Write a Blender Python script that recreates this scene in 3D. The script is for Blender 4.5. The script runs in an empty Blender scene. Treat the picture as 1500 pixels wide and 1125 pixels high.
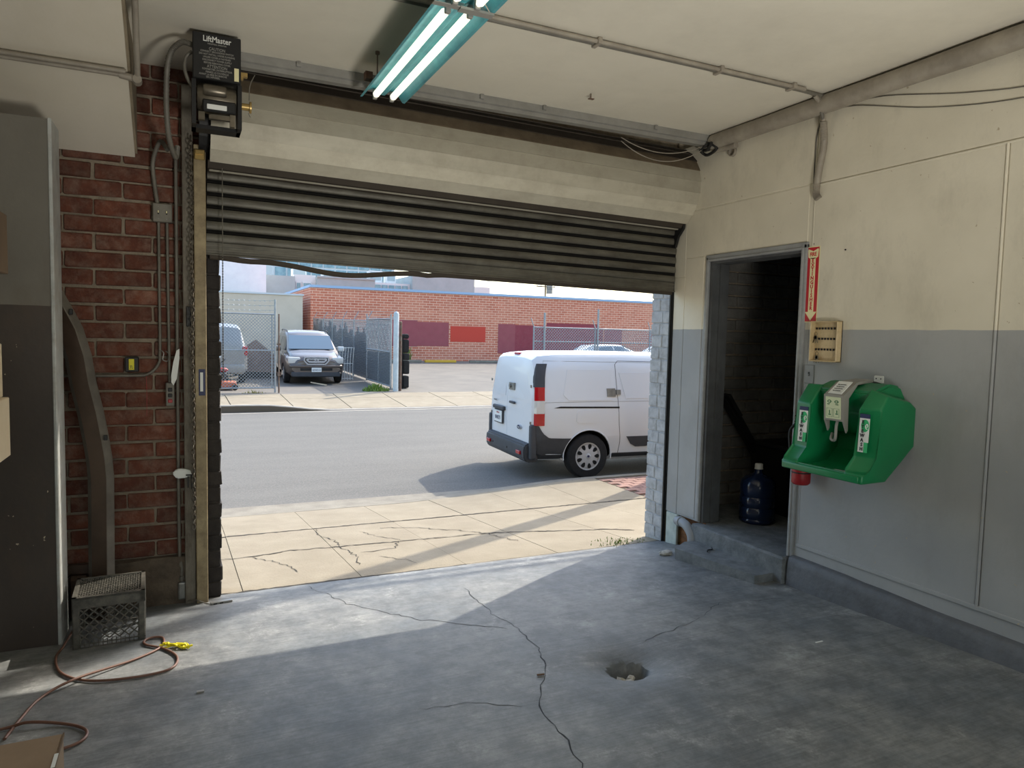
import bpy, bmesh, math, random
from mathutils import Vector, Matrix, noise
random.seed(7)
SC = bpy.context.scene
COL = SC.collection
PI = math.pi

# ------------------------------------------------------------------ camera
cam_d = bpy.data.cameras.new('camera')
cam = bpy.data.objects.new('camera', cam_d)
COL.objects.link(cam)
SC.camera = cam
cam_d.sensor_width = 36.0
cam_d.lens = 1038.0 / 1500.0 * 36.0
cam_d.clip_start = 0.05
cam_d.clip_end = 600
AX = Vector((0.90619985, -0.00818587, 0.42277041))
AY = Vector((-0.42223541, -0.07138825, 0.90367083))
AZ = Vector((0.02278351, -0.99741501, -0.06814839))
right = Vector((AX[0], AY[0], AZ[0])); down = Vector((AX[1], AY[1], AZ[1])); fwd = Vector((AX[2], AY[2], AZ[2]))
M = Matrix.Identity(4)
for i in range(3):
    M[i][0] = right[i]; M[i][1] = -down[i]; M[i][2] = -fwd[i]
M.translation = (0, 0, 1.55)
cam.matrix_world = M

# ------------------------------------------------------------------ sky, sun, added fill lights
SUN_AZ = Vector((-0.863, -0.505)).normalized()
SUN_EL = math.radians(42)
world = bpy.data.worlds.new('world'); SC.world = world
world.use_nodes = True
wn = world.node_tree; wn.nodes.clear()
sky = wn.nodes.new('ShaderNodeTexSky'); sky.sky_type = 'NISHITA'
sky.sun_disc = False
sky.sun_elevation = SUN_EL
sky.sun_rotation = math.atan2(-SUN_AZ.x, -SUN_AZ.y)
sky.air_density = 1.3; sky.dust_density = 2.2; sky.ozone_density = 1.5
bg = wn.nodes.new('ShaderNodeBackground'); bg.inputs[1].default_value = 0.235
wo = wn.nodes.new('ShaderNodeOutputWorld')
hs = wn.nodes.new('ShaderNodeHueSaturation'); hs.inputs['Saturation'].default_value = 1.0; wn.links.new(sky.outputs[0], hs.inputs['Color']); wn.links.new(hs.outputs[0], bg.inputs[0]); wn.links.new(bg.outputs[0], wo.inputs[0])

sd = bpy.data.lights.new('sun', 'SUN'); sun = bpy.data.objects.new('sun', sd); COL.objects.link(sun)
sd.energy = 2.7; sd.angle = math.radians(0.6); sd.color = (1.0, 0.92, 0.80)
sdir = Vector((SUN_AZ.x * math.cos(SUN_EL), SUN_AZ.y * math.cos(SUN_EL), -math.sin(SUN_EL)))
sun.rotation_euler = sdir.to_track_quat('-Z', 'Y').to_euler()
sun.location = (20, 14, 20)

def area(name, loc, target, sx, sy, energy, color):
    d = bpy.data.lights.new(name, 'AREA'); d.shape = 'RECTANGLE'; d.size = sx; d.size_y = sy
    d.energy = energy; d.color = color
    o = bpy.data.objects.new(name, d); COL.objects.link(o); o.location = loc
    o.rotation_euler = (Vector(target) - Vector(loc)).to_track_quat('-Z', 'Z').to_euler()
    return o
# added fill lights without a seen source: one at the back, one overhead
area('back_bay_daylight', (0.4, -4.9, 1.5), (0.6, 4, 1.7), 4.0, 2.4, 10, (1.0, 0.97, 0.92))
area('shop_lamps', (0.6, -1.8, 2.98), (0.6, -1.8, 0), 4.5, 3.0, 26, (1.0, 0.96, 0.88))
# unseen spot added behind the viewer to brighten the ceiling
WL = Vector((1.3, -0.35, 0.42)); WT = Vector((1.65, 2.5, 3.08))
wd = bpy.data.lights.new('flood_lamp_light', 'SPOT'); wl_ = bpy.data.objects.new('flood_lamp_light', wd); COL.objects.link(wl_)
wd.energy = 210; wd.spot_size = math.radians(100); wd.spot_blend = 1.0; wd.shadow_soft_size = 0.35; wd.color = (1.0, 0.96, 0.88)
wl_.location = WL; wl_.rotation_euler = (WT - WL).to_track_quat('-Z', 'Z').to_euler()
SC.view_settings.view_transform = 'Standard'
SC.view_settings.look = 'None'
SC.view_settings.gamma = 1.0
SC.view_settings.use_curve_mapping = False
SC.view_settings.exposure = 0.95

# ------------------------------------------------------------------ materials
MATS = {}
def hexc(r, g, b):
    f = lambda c: ((c / 255.0) / 12.92) if c / 255.0 <= 0.04045 else (((c / 255.0) + 0.055) / 1.055) ** 2.4
    return (f(r), f(g), f(b), 1)
def mat(name, col, rough=0.6, metal=0.0, col2=None, scale=4.0, detail=6.0, bump=0.0, bscale=None, stretch=None,
        dirt=None, dirt_scale=1.5, dirt_amt=0.5, rand=0.0, spec=0.5, coat=0.0, alpha=None, trans=0.0, emit=None, estr=0.0, thresh=(0.35, 0.65)):
    if name in MATS: return MATS[name]
    m = bpy.data.materials.new(name); m.use_nodes = True
    nt = m.node_tree; N = nt.nodes; L = nt.links
    p = N['Principled BSDF']
    p.inputs['Roughness'].default_value = rough; p.inputs['Metallic'].default_value = metal
    p.inputs['Specular IOR Level'].default_value = spec
    p.inputs['Coat Weight'].default_value = coat
    p.inputs['Transmission Weight'].default_value = trans
    geo = N.new('ShaderNodeNewGeometry')
    mp = N.new('ShaderNodeMapping'); L.new(geo.outputs['Position'], mp.inputs[0])
    if stretch: mp.inputs['Scale'].default_value = stretch
    base = None
    if col2 is not None:
        nz = N.new('ShaderNodeTexNoise'); nz.inputs['Scale'].default_value = scale; nz.inputs['Detail'].default_value = detail
        nz.inputs['Roughness'].default_value = 0.65
        L.new(mp.outputs[0], nz.inputs['Vector'])
        r = N.new('ShaderNodeValToRGB'); r.color_ramp.elements[0].position = thresh[0]; r.color_ramp.elements[1].position = thresh[1]
        r.color_ramp.elements[0].color = col; r.color_ramp.elements[1].color = col2
        L.new(nz.outputs['Fac'], r.inputs[0]); base = r.outputs[0]
    if dirt is not None:
        n2 = N.new('ShaderNodeTexNoise'); n2.inputs['Scale'].default_value = dirt_scale; n2.inputs['Detail'].default_value = 9
        n2.inputs['Roughness'].default_value = 0.7
        L.new(geo.outputs['Position'], n2.inputs['Vector'])
        r2 = N.new('ShaderNodeMapRange'); r2.inputs[1].default_value = 0.45; r2.inputs[2].default_value = 0.75
        r2.inputs[3].default_value = 0; r2.inputs[4].default_value = dirt_amt
        L.new(n2.outputs['Fac'], r2.inputs[0])
        mx = N.new('ShaderNodeMix'); mx.data_type = 'RGBA'
        L.new(r2.outputs[0], mx.inputs[0])
        if base: L.new(base, mx.inputs[6])
        else: mx.inputs[6].default_value = col
        mx.inputs[7].default_value = dirt; base = mx.outputs[2]
    if rand > 0:
        oi = N.new('ShaderNodeObjectInfo'); hv = N.new('ShaderNodeHueSaturation')
        mr = N.new('ShaderNodeMapRange'); mr.inputs[3].default_value = 1 - rand; mr.inputs[4].default_value = 1 + rand
        L.new(oi.outputs['Random'], mr.inputs[0]); L.new(mr.outputs[0], hv.inputs['Value'])
        if base: L.new(base, hv.inputs['Color'])
        else: hv.inputs['Color'].default_value = col
        base = hv.outputs[0]
    if base: L.new(base, p.inputs['Base Color'])
    else: p.inputs['Base Color'].default_value = col
    if bump > 0:
        nb = N.new('ShaderNodeTexNoise'); nb.inputs['Scale'].default_value = bscale or scale * 6; nb.inputs['Detail'].default_value = 8
        L.new(mp.outputs[0], nb.inputs['Vector'])
        b = N.new('ShaderNodeBump'); b.inputs['Strength'].default_value = bump; b.inputs['Distance'].default_value = 0.01
        L.new(nb.outputs['Fac'], b.inputs['Height']); L.new(b.outputs[0], p.inputs['Normal'])
    if emit is not None:
        p.inputs['Emission Color'].default_value = emit; p.inputs['Emission Strength'].default_value = estr
    MATS[name] = m
    return m
H = hexc
def floor_mat():
    m = bpy.data.materials.new('floor_concrete'); m.use_nodes = True
    nt = m.node_tree; N = nt.nodes; L = nt.links; p = N['Principled BSDF']; p.inputs['Roughness'].default_value = 0.6
    geo = N.new('ShaderNodeNewGeometry')
    def nz(sc, det, rough, scale=None, rot=0):
        n = N.new('ShaderNodeTexNoise'); n.inputs['Scale'].default_value = sc; n.inputs['Detail'].default_value = det; n.inputs['Roughness'].default_value = rough
        mp = N.new('ShaderNodeMapping'); mp.inputs['Rotation'].default_value = (0, 0, rot)
        if scale: mp.inputs['Scale'].default_value = scale
        L.new(geo.outputs['Position'], mp.inputs[0]); L.new(mp.outputs[0], n.inputs['Vector']); return n.outputs['Fac']
    def ramp(f, p0, p1, c0, c1):
        r = N.new('ShaderNodeValToRGB'); r.color_ramp.elements[0].position = p0; r.color_ramp.elements[1].position = p1
        r.color_ramp.elements[0].color = c0; r.color_ramp.elements[1].color = c1; L.new(f, r.inputs[0]); return r.outputs[0]
    def mix(f, a, b, mode='MIX'):
        x = N.new('ShaderNodeMix'); x.data_type = 'RGBA'; x.blend_type = mode
        if isinstance(f, float): x.inputs[0].default_value = f
        else: L.new(f, x.inputs[0])
        L.new(a, x.inputs[6]); L.new(b, x.inputs[7]); return x.outputs[2]
    base = ramp(nz(1.3, 14, 0.72), 0.36, 0.64, hexc(118,124,128), hexc(160,160,156))
    mott = ramp(nz(7.0, 12, 0.8), 0.40, 0.66, hexc(104,108,112), hexc(255,255,255))
    c = mix(0.55, base, mott, 'MULTIPLY')
    str1 = ramp(nz(5.0, 6, 0.7, (0.5, 16, 1), 0.12), 0.36, 0.56, hexc(120,124,128), hexc(255,255,255))
    c = mix(0.26, c, str1, 'MULTIPLY')
    wear = ramp(nz(2.6, 14, 0.85), 0.56, 0.68, (0,0,0,1), (1,1,1,1))
    wcol = N.new('ShaderNodeRGB'); wcol.outputs[0].default_value = hexc(188,190,188)
    wf_ = N.new('ShaderNodeMath'); wf_.operation = 'MULTIPLY'; wf_.inputs[1].default_value = 0.65; L.new(wear, wf_.inputs[0])
    c = mix(wf_.outputs[0], c, wcol.outputs[0])
    L.new(c, p.inputs['Base Color'])
    b = N.new('ShaderNodeBump'); b.inputs['Strength'].default_value = 0.3; b.inputs['Distance'].default_value = 0.006
    L.new(nz(9.0, 10, 0.75, (1, 7, 1), 0.12), b.inputs['Height']); L.new(b.outputs[0], p.inputs['Normal'])
    return m
m_floor = floor_mat()
m_ceiling = mat('ceiling_paint', H(226,220,204), 0.7, col2=H(218,212,196), scale=1.2, bump=0.05, bscale=40, dirt=H(150,142,128), dirt_scale=0.9, dirt_amt=0.25)
m_soffit = mat('soffit_paint', H(218,210,194), 0.7, col2=H(210,202,184), scale=1.5, bump=0.05, bscale=60)
m_brick = mat('red_brick', H(110,62,44), 0.85, col2=H(84,46,34), scale=9, bump=0.6, bscale=70, dirt=H(150,130,115), dirt_scale=14, dirt_amt=0.5, rand=0.28)
m_mortar = mat('grey_mortar', H(158,146,128), 0.95, col2=H(130,118,102), scale=14, bump=0.7, bscale=60)
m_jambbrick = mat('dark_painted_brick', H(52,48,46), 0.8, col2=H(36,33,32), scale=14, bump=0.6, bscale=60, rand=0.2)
m_greybrick = mat('grey_painted_brick', H(192,196,200), 0.75, col2=H(174,178,184), scale=10, bump=0.6, bscale=40, dirt=H(92,90,88), dirt_scale=11, dirt_amt=0.6, rand=0.06)
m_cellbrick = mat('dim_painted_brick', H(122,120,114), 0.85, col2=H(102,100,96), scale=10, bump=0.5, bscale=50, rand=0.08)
m_footing = mat('footing_concrete', H(104,92,78), 0.95, col2=H(84,74,64), scale=8, bump=0.8, bscale=40, dirt=H(60,50,42), dirt_scale=4, dirt_amt=0.6)
m_greytrim = mat('grey_trim_paint', H(158,160,160), 0.5, col2=H(140,142,143), scale=6, dirt=H(110,108,104), dirt_scale=9, dirt_amt=0.4)
m_darktrim = mat('dark_grey_jamb', H(92,94,95), 0.55, col2=H(78,80,82), scale=6, dirt=H(60,58,55), dirt_scale=8, dirt_amt=0.5)
m_step = mat('step_concrete', H(122,126,128), 0.7, col2=H(96,100,102), scale=8, detail=10, bump=0.6, bscale=40, dirt=H(170,172,170), dirt_scale=10, dirt_amt=0.35)
m_curb = mat('painted_curb', H(106,108,112), 0.6, col2=H(92,94,98), scale=5, bump=0.5, bscale=30, dirt=H(74,72,72), dirt_scale=6, dirt_amt=0.5)
m_steel = mat('galvanised', H(150,150,146), 0.45, 0.7, col2=H(126,126,122), scale=12)
m_conduit = mat('painted_conduit', H(164,156,142), 0.5, 0.1, col2=H(138,130,118), scale=6)
m_wallpipe = mat('dull_conduit', H(124,120,110), 0.55, 0.2, col2=H(100,96,88), scale=8)
m_beam = mat('grey_beam', H(150,148,142), 0.55, 0.1, col2=H(132,130,124), scale=6)
m_dark = mat('black_void', H(22,20,18), 0.95)
m_slat = mat('door_slat_metal', H(112,109,98), 0.5, 0.25, col2=H(84,81,73), scale=5, stretch=(0.6,3,4), detail=8, dirt=H(64,56,46), dirt_scale=5, dirt_amt=0.7, bump=0.1)
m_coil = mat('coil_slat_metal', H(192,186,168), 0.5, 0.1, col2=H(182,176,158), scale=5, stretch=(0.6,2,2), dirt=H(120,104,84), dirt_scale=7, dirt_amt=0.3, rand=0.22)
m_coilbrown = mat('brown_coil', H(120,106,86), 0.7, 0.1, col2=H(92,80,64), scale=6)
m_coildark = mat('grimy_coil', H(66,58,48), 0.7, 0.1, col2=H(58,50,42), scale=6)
m_post = mat('cream_steel_post', H(168,152,118), 0.6, col2=H(140,124,94), scale=7, dirt=H(78,64,46), dirt_scale=9, dirt_amt=0.75, bump=0.15)
m_strip = mat('grey_timber_strip', H(126,120,108), 0.75, col2=H(104,97,86), scale=7, stretch=(4,4,0.6), dirt=H(60,54,46), dirt_scale=8, dirt_amt=0.7, bump=0.3)
m_black = mat('black_metal', H(26,26,27), 0.5, 0.2, col2=H(34,34,34), scale=8)
m_motor = mat('motor_steel', H(120,112,98), 0.35, 0.7, col2=H(90,84,74), scale=8)
m_brass = mat('brass', H(172,146,92), 0.4, 0.7)
m_white = mat('white_print', H(220,220,214), 0.6)
m_chain = mat('chain_steel', H(140,134,124), 0.4, 0.8, col2=H(96,86,74), scale=30)
m_turq = mat('turquoise_enamel', H(84,170,178), 0.4, col2=H(64,142,156), scale=7, dirt=H(60,110,124), dirt_scale=6, dirt_amt=0.5)
m_tube = mat('lamp_tube', H(255,250,225), 0.4, emit=(1.0, 0.94, 0.78, 1), estr=0.62)
m_green = mat('green_plastic', H(22,128,78), 0.33, col2=H(18,116,70), scale=2.0, spec=0.5)
m_greyplastic = mat('grey_plastic', H(142,140,134), 0.4)
m_navy = mat('navy_print', H(28,38,84), 0.5)
m_label = mat('label_white', H(226,228,224), 0.5)
m_labelgreen = mat('label_green', H(40,178,108), 0.5)
m_paper = mat('glow_label', H(206,214,178), 0.5)
m_textblack = mat('print_black', H(28,28,32), 0.6)
m_textgreen = mat('print_green', H(22,104,64), 0.6)
m_red = mat('red_paint', H(176,34,40), 0.4, col2=H(150,28,34), scale=12)
m_sign = mat('sign_red', H(190,34,46), 0.45)
m_signcream = mat('sign_cream', H(234,226,178), 0.45)
m_beige = mat('beige_plastic', H(216,194,156), 0.55, col2=H(194,172,128), scale=6, dirt=H(120,92,60), dirt_scale=20, dirt_amt=0.35)
m_key = mat('key_metal', H(120,112,96), 0.4, 0.8)
m_jug = mat('blue_jug', H(24,36,62), 0.12, col2=H(28,42,72), scale=3, spec=0.6)
m_pvc = mat('grey_pipe_paint', H(150,154,158), 0.5)
m_plywood = mat('raw_plywood', H(150,100,60), 0.8, col2=H(110,72,42), scale=12, stretch=(1,1,4), bump=0.3)
m_paleboard = mat('pale_green_board', H(196,206,198), 0.7, col2=H(170,182,176), scale=12)
m_cord = mat('orange_cord', H(112,80,66), 0.5)
m_yellow = mat('yellow_plastic', H(226,214,30), 0.45)
m_card = mat('cardboard', H(150,128,104), 0.85, col2=H(138,116,92), scale=4, bump=0.1)
m_carddark = mat('brown_cardboard', H(112,92,70), 0.85, col2=H(100,82,62), scale=4)
m_cardpale = mat('pale_cardboard', H(206,190,160), 0.85, col2=H(196,178,148), scale=4)
m_rack = mat('rack_steel', H(90,92,96), 0.5, 0.4)
m_crate = mat('black_crate', H(70,70,66), 0.32, col2=H(88,86,80), scale=20, dirt=H(140,136,124), dirt_scale=30, dirt_amt=0.45)
m_fender = mat('brown_panel', H(88,72,60), 0.35, 0.3, col2=H(70,56,46), scale=3, dirt=H(60,48,38), dirt_scale=5, dirt_amt=0.5)
m_fenderedge = mat('grey_flange', H(128,122,112), 0.4, 0.3, col2=H(104,98,90), scale=6)
m_asphalt = mat('street_asphalt', H(104,103,98), 0.9, col2=H(94,93,89), scale=1.6, stretch=(0.3,1.3,1), detail=10, bump=0.6, bscale=90, dirt=H(134,129,120), dirt_scale=40, dirt_amt=0.8)
m_lot = mat('lot_asphalt', H(122,117,108), 0.9, col2=H(108,104,97), scale=1.0, bump=0.4, bscale=20, dirt=H(104,101,96), dirt_scale=2.5, dirt_amt=0.5)
m_walk = mat('sidewalk_concrete', H(150,140,120), 0.9, col2=H(138,128,108), scale=2.5, detail=12, bump=0.35, bscale=60, dirt=H(126,114,96), dirt_scale=3, dirt_amt=0.45, rand=0.035)
m_gutter = mat('gutter_concrete', H(142,136,122), 0.9, col2=H(124,118,106), scale=4, bump=0.4, bscale=50)
m_joint = mat('joint_soil', H(92,82,68), 1.0)
m_crack = mat('crack_dark', H(58,54,48), 1.0)
m_crackfloor = mat('crack_floor', H(52,56,60), 1.0)
m_paver = mat('red_paver', H(168,134,120), 0.9, col2=H(152,116,104), scale=14, bump=0.4, rand=0.14)
m_weed = mat('weed_green', H(84,116,44), 0.8, col2=H(120,140,60), scale=20)
m_drygrass = mat('dry_grass', H(168,150,96), 0.9, col2=H(130,128,70), scale=20)
m_van = mat('white_van_paint', H(220,223,225), 0.3, spec=0.5, coat=0.4)
m_bumper = mat('charcoal_plastic', H(66,68,72), 0.6, col2=H(58,60,64), scale=8)
m_tyre = mat('tyre_rubber', H(34,34,35), 0.85, col2=H(26,26,27), scale=20)
m_rim = mat('silver_hubcap', H(186,188,190), 0.45, 0.15)
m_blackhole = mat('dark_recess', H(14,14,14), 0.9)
m_redlens = mat('red_lens', H(176,16,28), 0.15, spec=0.7)
m_clearlens = mat('clear_lens', H(206,204,198), 0.12, spec=0.8)
m_glass = mat('car_glass', H(70,96,112), 0.08, spec=0.9, coat=0.5)
m_darkglass = mat('dark_car_glass', H(40,46,54), 0.08, spec=0.9)
m_suv = mat('grey_car_paint', H(98,90,85), 0.3, 0.4, coat=0.6)
m_chrome = mat('chrome', H(190,200,214), 0.15, 0.9)
m_minivan = mat('silver_car_paint', H(150,150,147), 0.3, 0.4, coat=0.5)
m_silver = mat('pale_car_paint', H(206,208,206), 0.3, 0.2, coat=0.5)
m_fence = mat('fence_galvanised', H(158,164,168), 0.5, 0.4, col2=H(138,144,148), scale=14)
m_rust = mat('rusty_pole', H(112,100,88), 0.7, col2=H(96,60,40), scale=10)
m_tarp = mat('dark_fence_fabric', H(74,80,88), 0.85, col2=H(58,62,68), scale=5, stretch=(1,2,0.4))
m_slatgrey = mat('pale_fence_slat', H(150,142,136), 0.8, col2=H(120,112,108), scale=6, rand=0.15)
m_tirewood = mat('black_rubber', H(38,36,34), 0.85, col2=H(28,26,24), scale=12, bump=0.6, rand=0.2)
m_cream = mat('cream_stucco', H(214,200,180), 0.9, col2=H(206,192,172), scale=1.5, bump=0.2, bscale=20)
m_whiteb = mat('white_block', H(232,234,236), 0.9, col2=H(222,224,228), scale=1.2, bump=0.2, bscale=8)
m_greyb = mat('grey_metal_cladding', H(158,172,176), 0.8, col2=H(148,162,166), scale=1.0)
m_pale = mat('pale_frame', H(206,212,214), 0.7)
m_bglass = mat('blue_window_glass', H(90,132,150), 0.15, col2=H(130,166,180), scale=2, spec=0.8)
m_capblue = mat('pale_blue_coping', H(150,180,210), 0.5)
m_patch = mat('maroon_paint', H(156,82,88), 0.85, col2=H(146,74,80), scale=3, dirt=H(168,110,104), dirt_scale=6, dirt_amt=0.35)
m_patch2 = mat('dark_maroon_paint', H(144,62,72), 0.85, col2=H(134,56,66), scale=3, dirt=H(168,100,100), dirt_scale=6, dirt_amt=0.35)
m_patchred = mat('bright_red_paint', H(196,70,54), 0.85)
m_wood = mat('pole_timber', H(110,92,74), 0.9, col2=H(88,72,58), scale=6, stretch=(3,3,0.5))
m_stopyellow = mat('kerb_yellow', H(214,170,60), 0.8)
m_rubber = mat('black_hose', H(30,30,30), 0.6)
m_trash = mat('crumpled_paper', H(206,204,196), 0.8, col2=H(170,166,156), scale=30)
m_pcb = mat('mower_orange', H(196,104,70), 0.6)

def z_mat(name, zline, upper, upper2, lower, lower2, drt, amt=0.35):
    """two colours of wall paint meeting at a painted line at height zline"""
    m = bpy.data.materials.new(name); m.use_nodes = True
    nt = m.node_tree; N = nt.nodes; L = nt.links; p = N['Principled BSDF']; p.inputs['Roughness'].default_value = 0.6
    geo = N.new('ShaderNodeNewGeometry'); sep = N.new('ShaderNodeSeparateXYZ'); L.new(geo.outputs['Position'], sep.inputs[0])
    nzl = N.new('ShaderNodeTexNoise'); nzl.inputs['Scale'].default_value = 9; L.new(geo.outputs['Position'], nzl.inputs['Vector'])
    wob = N.new('ShaderNodeMath'); wob.operation = 'MULTIPLY_ADD'; wob.inputs[1].default_value = 0.008; L.new(nzl.outputs['Fac'], wob.inputs[0]); L.new(sep.outputs[2], wob.inputs[2])
    gt = N.new('ShaderNodeMath'); gt.operation = 'GREATER_THAN'; gt.inputs[1].default_value = zline + 0.004; L.new(wob.outputs[0], gt.inputs[0])
    def two(a, b, sc):
        nz = N.new('ShaderNodeTexNoise'); nz.inputs['Scale'].default_value = sc; nz.inputs['Detail'].default_value = 8
        L.new(geo.outputs['Position'], nz.inputs['Vector'])
        r = N.new('ShaderNodeValToRGB'); r.color_ramp.elements[0].position = 0.35; r.color_ramp.elements[1].position = 0.65
        r.color_ramp.elements[0].color = a; r.color_ramp.elements[1].color = b; L.new(nz.outputs['Fac'], r.inputs[0]); return r.outputs[0]
    mx = N.new('ShaderNodeMix'); mx.data_type = 'RGBA'; L.new(gt.outputs[0], mx.inputs[0])
    L.new(two(lower, lower2, 2.0), mx.inputs[6]); L.new(two(upper, upper2, 2.5), mx.inputs[7])
    n2 = N.new('ShaderNodeTexNoise'); n2.inputs['Scale'].default_value = 3.0; n2.inputs['Detail'].default_value = 10; n2.inputs['Roughness'].default_value = 0.75
    mp = N.new('ShaderNodeMapping'); mp.inputs['Scale'].default_value = (1, 1, 0.45); L.new(geo.outputs['Position'], mp.inputs[0]); L.new(mp.outputs[0], n2.inputs['Vector'])
    mr = N.new('ShaderNodeMapRange'); mr.inputs[1].default_value = 0.5; mr.inputs[2].default_value = 0.8; mr.inputs[4].default_value = amt; L.new(n2.outputs['Fac'], mr.inputs[0])
    m3 = N.new('ShaderNodeMix'); m3.data_type = 'RGBA'; L.new(mr.outputs[0], m3.inputs[0]); L.new(mx.outputs[2], m3.inputs[6]); m3.inputs[7].default_value = drt
    # small chips of missing paint on the lower part
    vo = N.new('ShaderNodeTexNoise'); vo.inputs['Scale'].default_value = 26; vo.inputs['Detail'].default_value = 3; L.new(geo.outputs['Position'], vo.inputs['Vector'])
    ch = N.new('ShaderNodeMath'); ch.operation = 'GREATER_THAN'; ch.inputs[1].default_value = 0.735; L.new(vo.outputs['Fac'], ch.inputs[0])
    m4 = N.new('ShaderNodeMix'); m4.data_type = 'RGBA'; L.new(ch.outputs[0], m4.inputs[0]); L.new(m3.outputs[2], m4.inputs[6]); m4.inputs[7].default_value = H(186,172,146)
    L.new(m4.outputs[2], p.inputs['Base Color'])
    b = N.new('ShaderNodeBump'); b.inputs['Strength'].default_value = 0.12; b.inputs['Distance'].default_value = 0.01
    nb = N.new('ShaderNodeTexNoise'); nb.inputs['Scale'].default_value = 30; nb.inputs['Detail'].default_value = 8; L.new(geo.outputs['Position'], nb.inputs['Vector'])
    L.new(nb.outputs['Fac'], b.inputs['Height']); L.new(b.outputs[0], p.inputs['Normal'])
    return m
m_wallR = z_mat('two_tone_wall', 1.632, H(224,217,198), H(214,207,188), H(170,171,171), H(156,158,159), H(122,116,104), 0.3)
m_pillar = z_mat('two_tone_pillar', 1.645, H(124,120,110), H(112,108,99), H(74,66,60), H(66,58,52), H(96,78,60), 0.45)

def far_brick():
    m = bpy.data.materials.new('far_brickwork'); m.use_nodes = True
    nt = m.node_tree; N = nt.nodes; L = nt.links; p = N['Principled BSDF']; p.inputs['Roughness'].default_value = 0.9
    geo = N.new('ShaderNodeNewGeometry'); s = N.new('ShaderNodeSeparateXYZ'); c = N.new('ShaderNodeCombineXYZ')
    add = N.new('ShaderNodeMath'); add.operation = 'ADD'
    L.new(geo.outputs['Position'], s.inputs[0]); L.new(s.outputs[0], add.inputs[0]); L.new(s.outputs[1], add.inputs[1])
    L.new(add.outputs[0], c.inputs[0]); L.new(s.outputs[2], c.inputs[1])
    b = N.new('ShaderNodeTexBrick'); L.new(c.outputs[0], b.inputs['Vector'])
    b.inputs['Scale'].default_value = 1.0; b.inputs['Brick Width'].default_value = 0.40; b.inputs['Row Height'].default_value = 0.135
    b.inputs['Mortar Size'].default_value = 0.013; b.inputs['Mortar Smooth'].default_value = 0.3
    b.inputs['Color1'].default_value = H(206,126,100); b.inputs['Color2'].default_value = H(188,104,80); b.inputs['Mortar'].default_value = H(232,204,180)
    nz = N.new('ShaderNodeTexNoise'); nz.inputs['Scale'].default_value = 0.6; nz.inputs['Detail'].default_value = 6; L.new(geo.outputs['Position'], nz.inputs['Vector'])
    mr = N.new('ShaderNodeMapRange'); mr.inputs[1].default_value = 0.4; mr.inputs[2].default_value = 0.75; mr.inputs[4].default_value = 0.45; L.new(nz.outputs['Fac'], mr.inputs[0])
    mx = N.new('ShaderNodeMix'); mx.data_type = 'RGBA'; L.new(mr.outputs[0], mx.inputs[0]); L.new(b.outputs['Color'], mx.inputs[6]); mx.inputs[7].default_value = H(220,164,136)
    L.new(mx.outputs[2], p.inputs['Base Color'])
    bp = N.new('ShaderNodeBump'); bp.inputs['Strength'].default_value = 0.4; bp.inputs['Distance'].default_value = 0.01; bp.invert = True
    L.new(b.outputs['Fac'], bp.inputs['Height']); L.new(bp.outputs[0], p.inputs['Normal'])
    return m
m_farbrick = far_brick()

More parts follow.
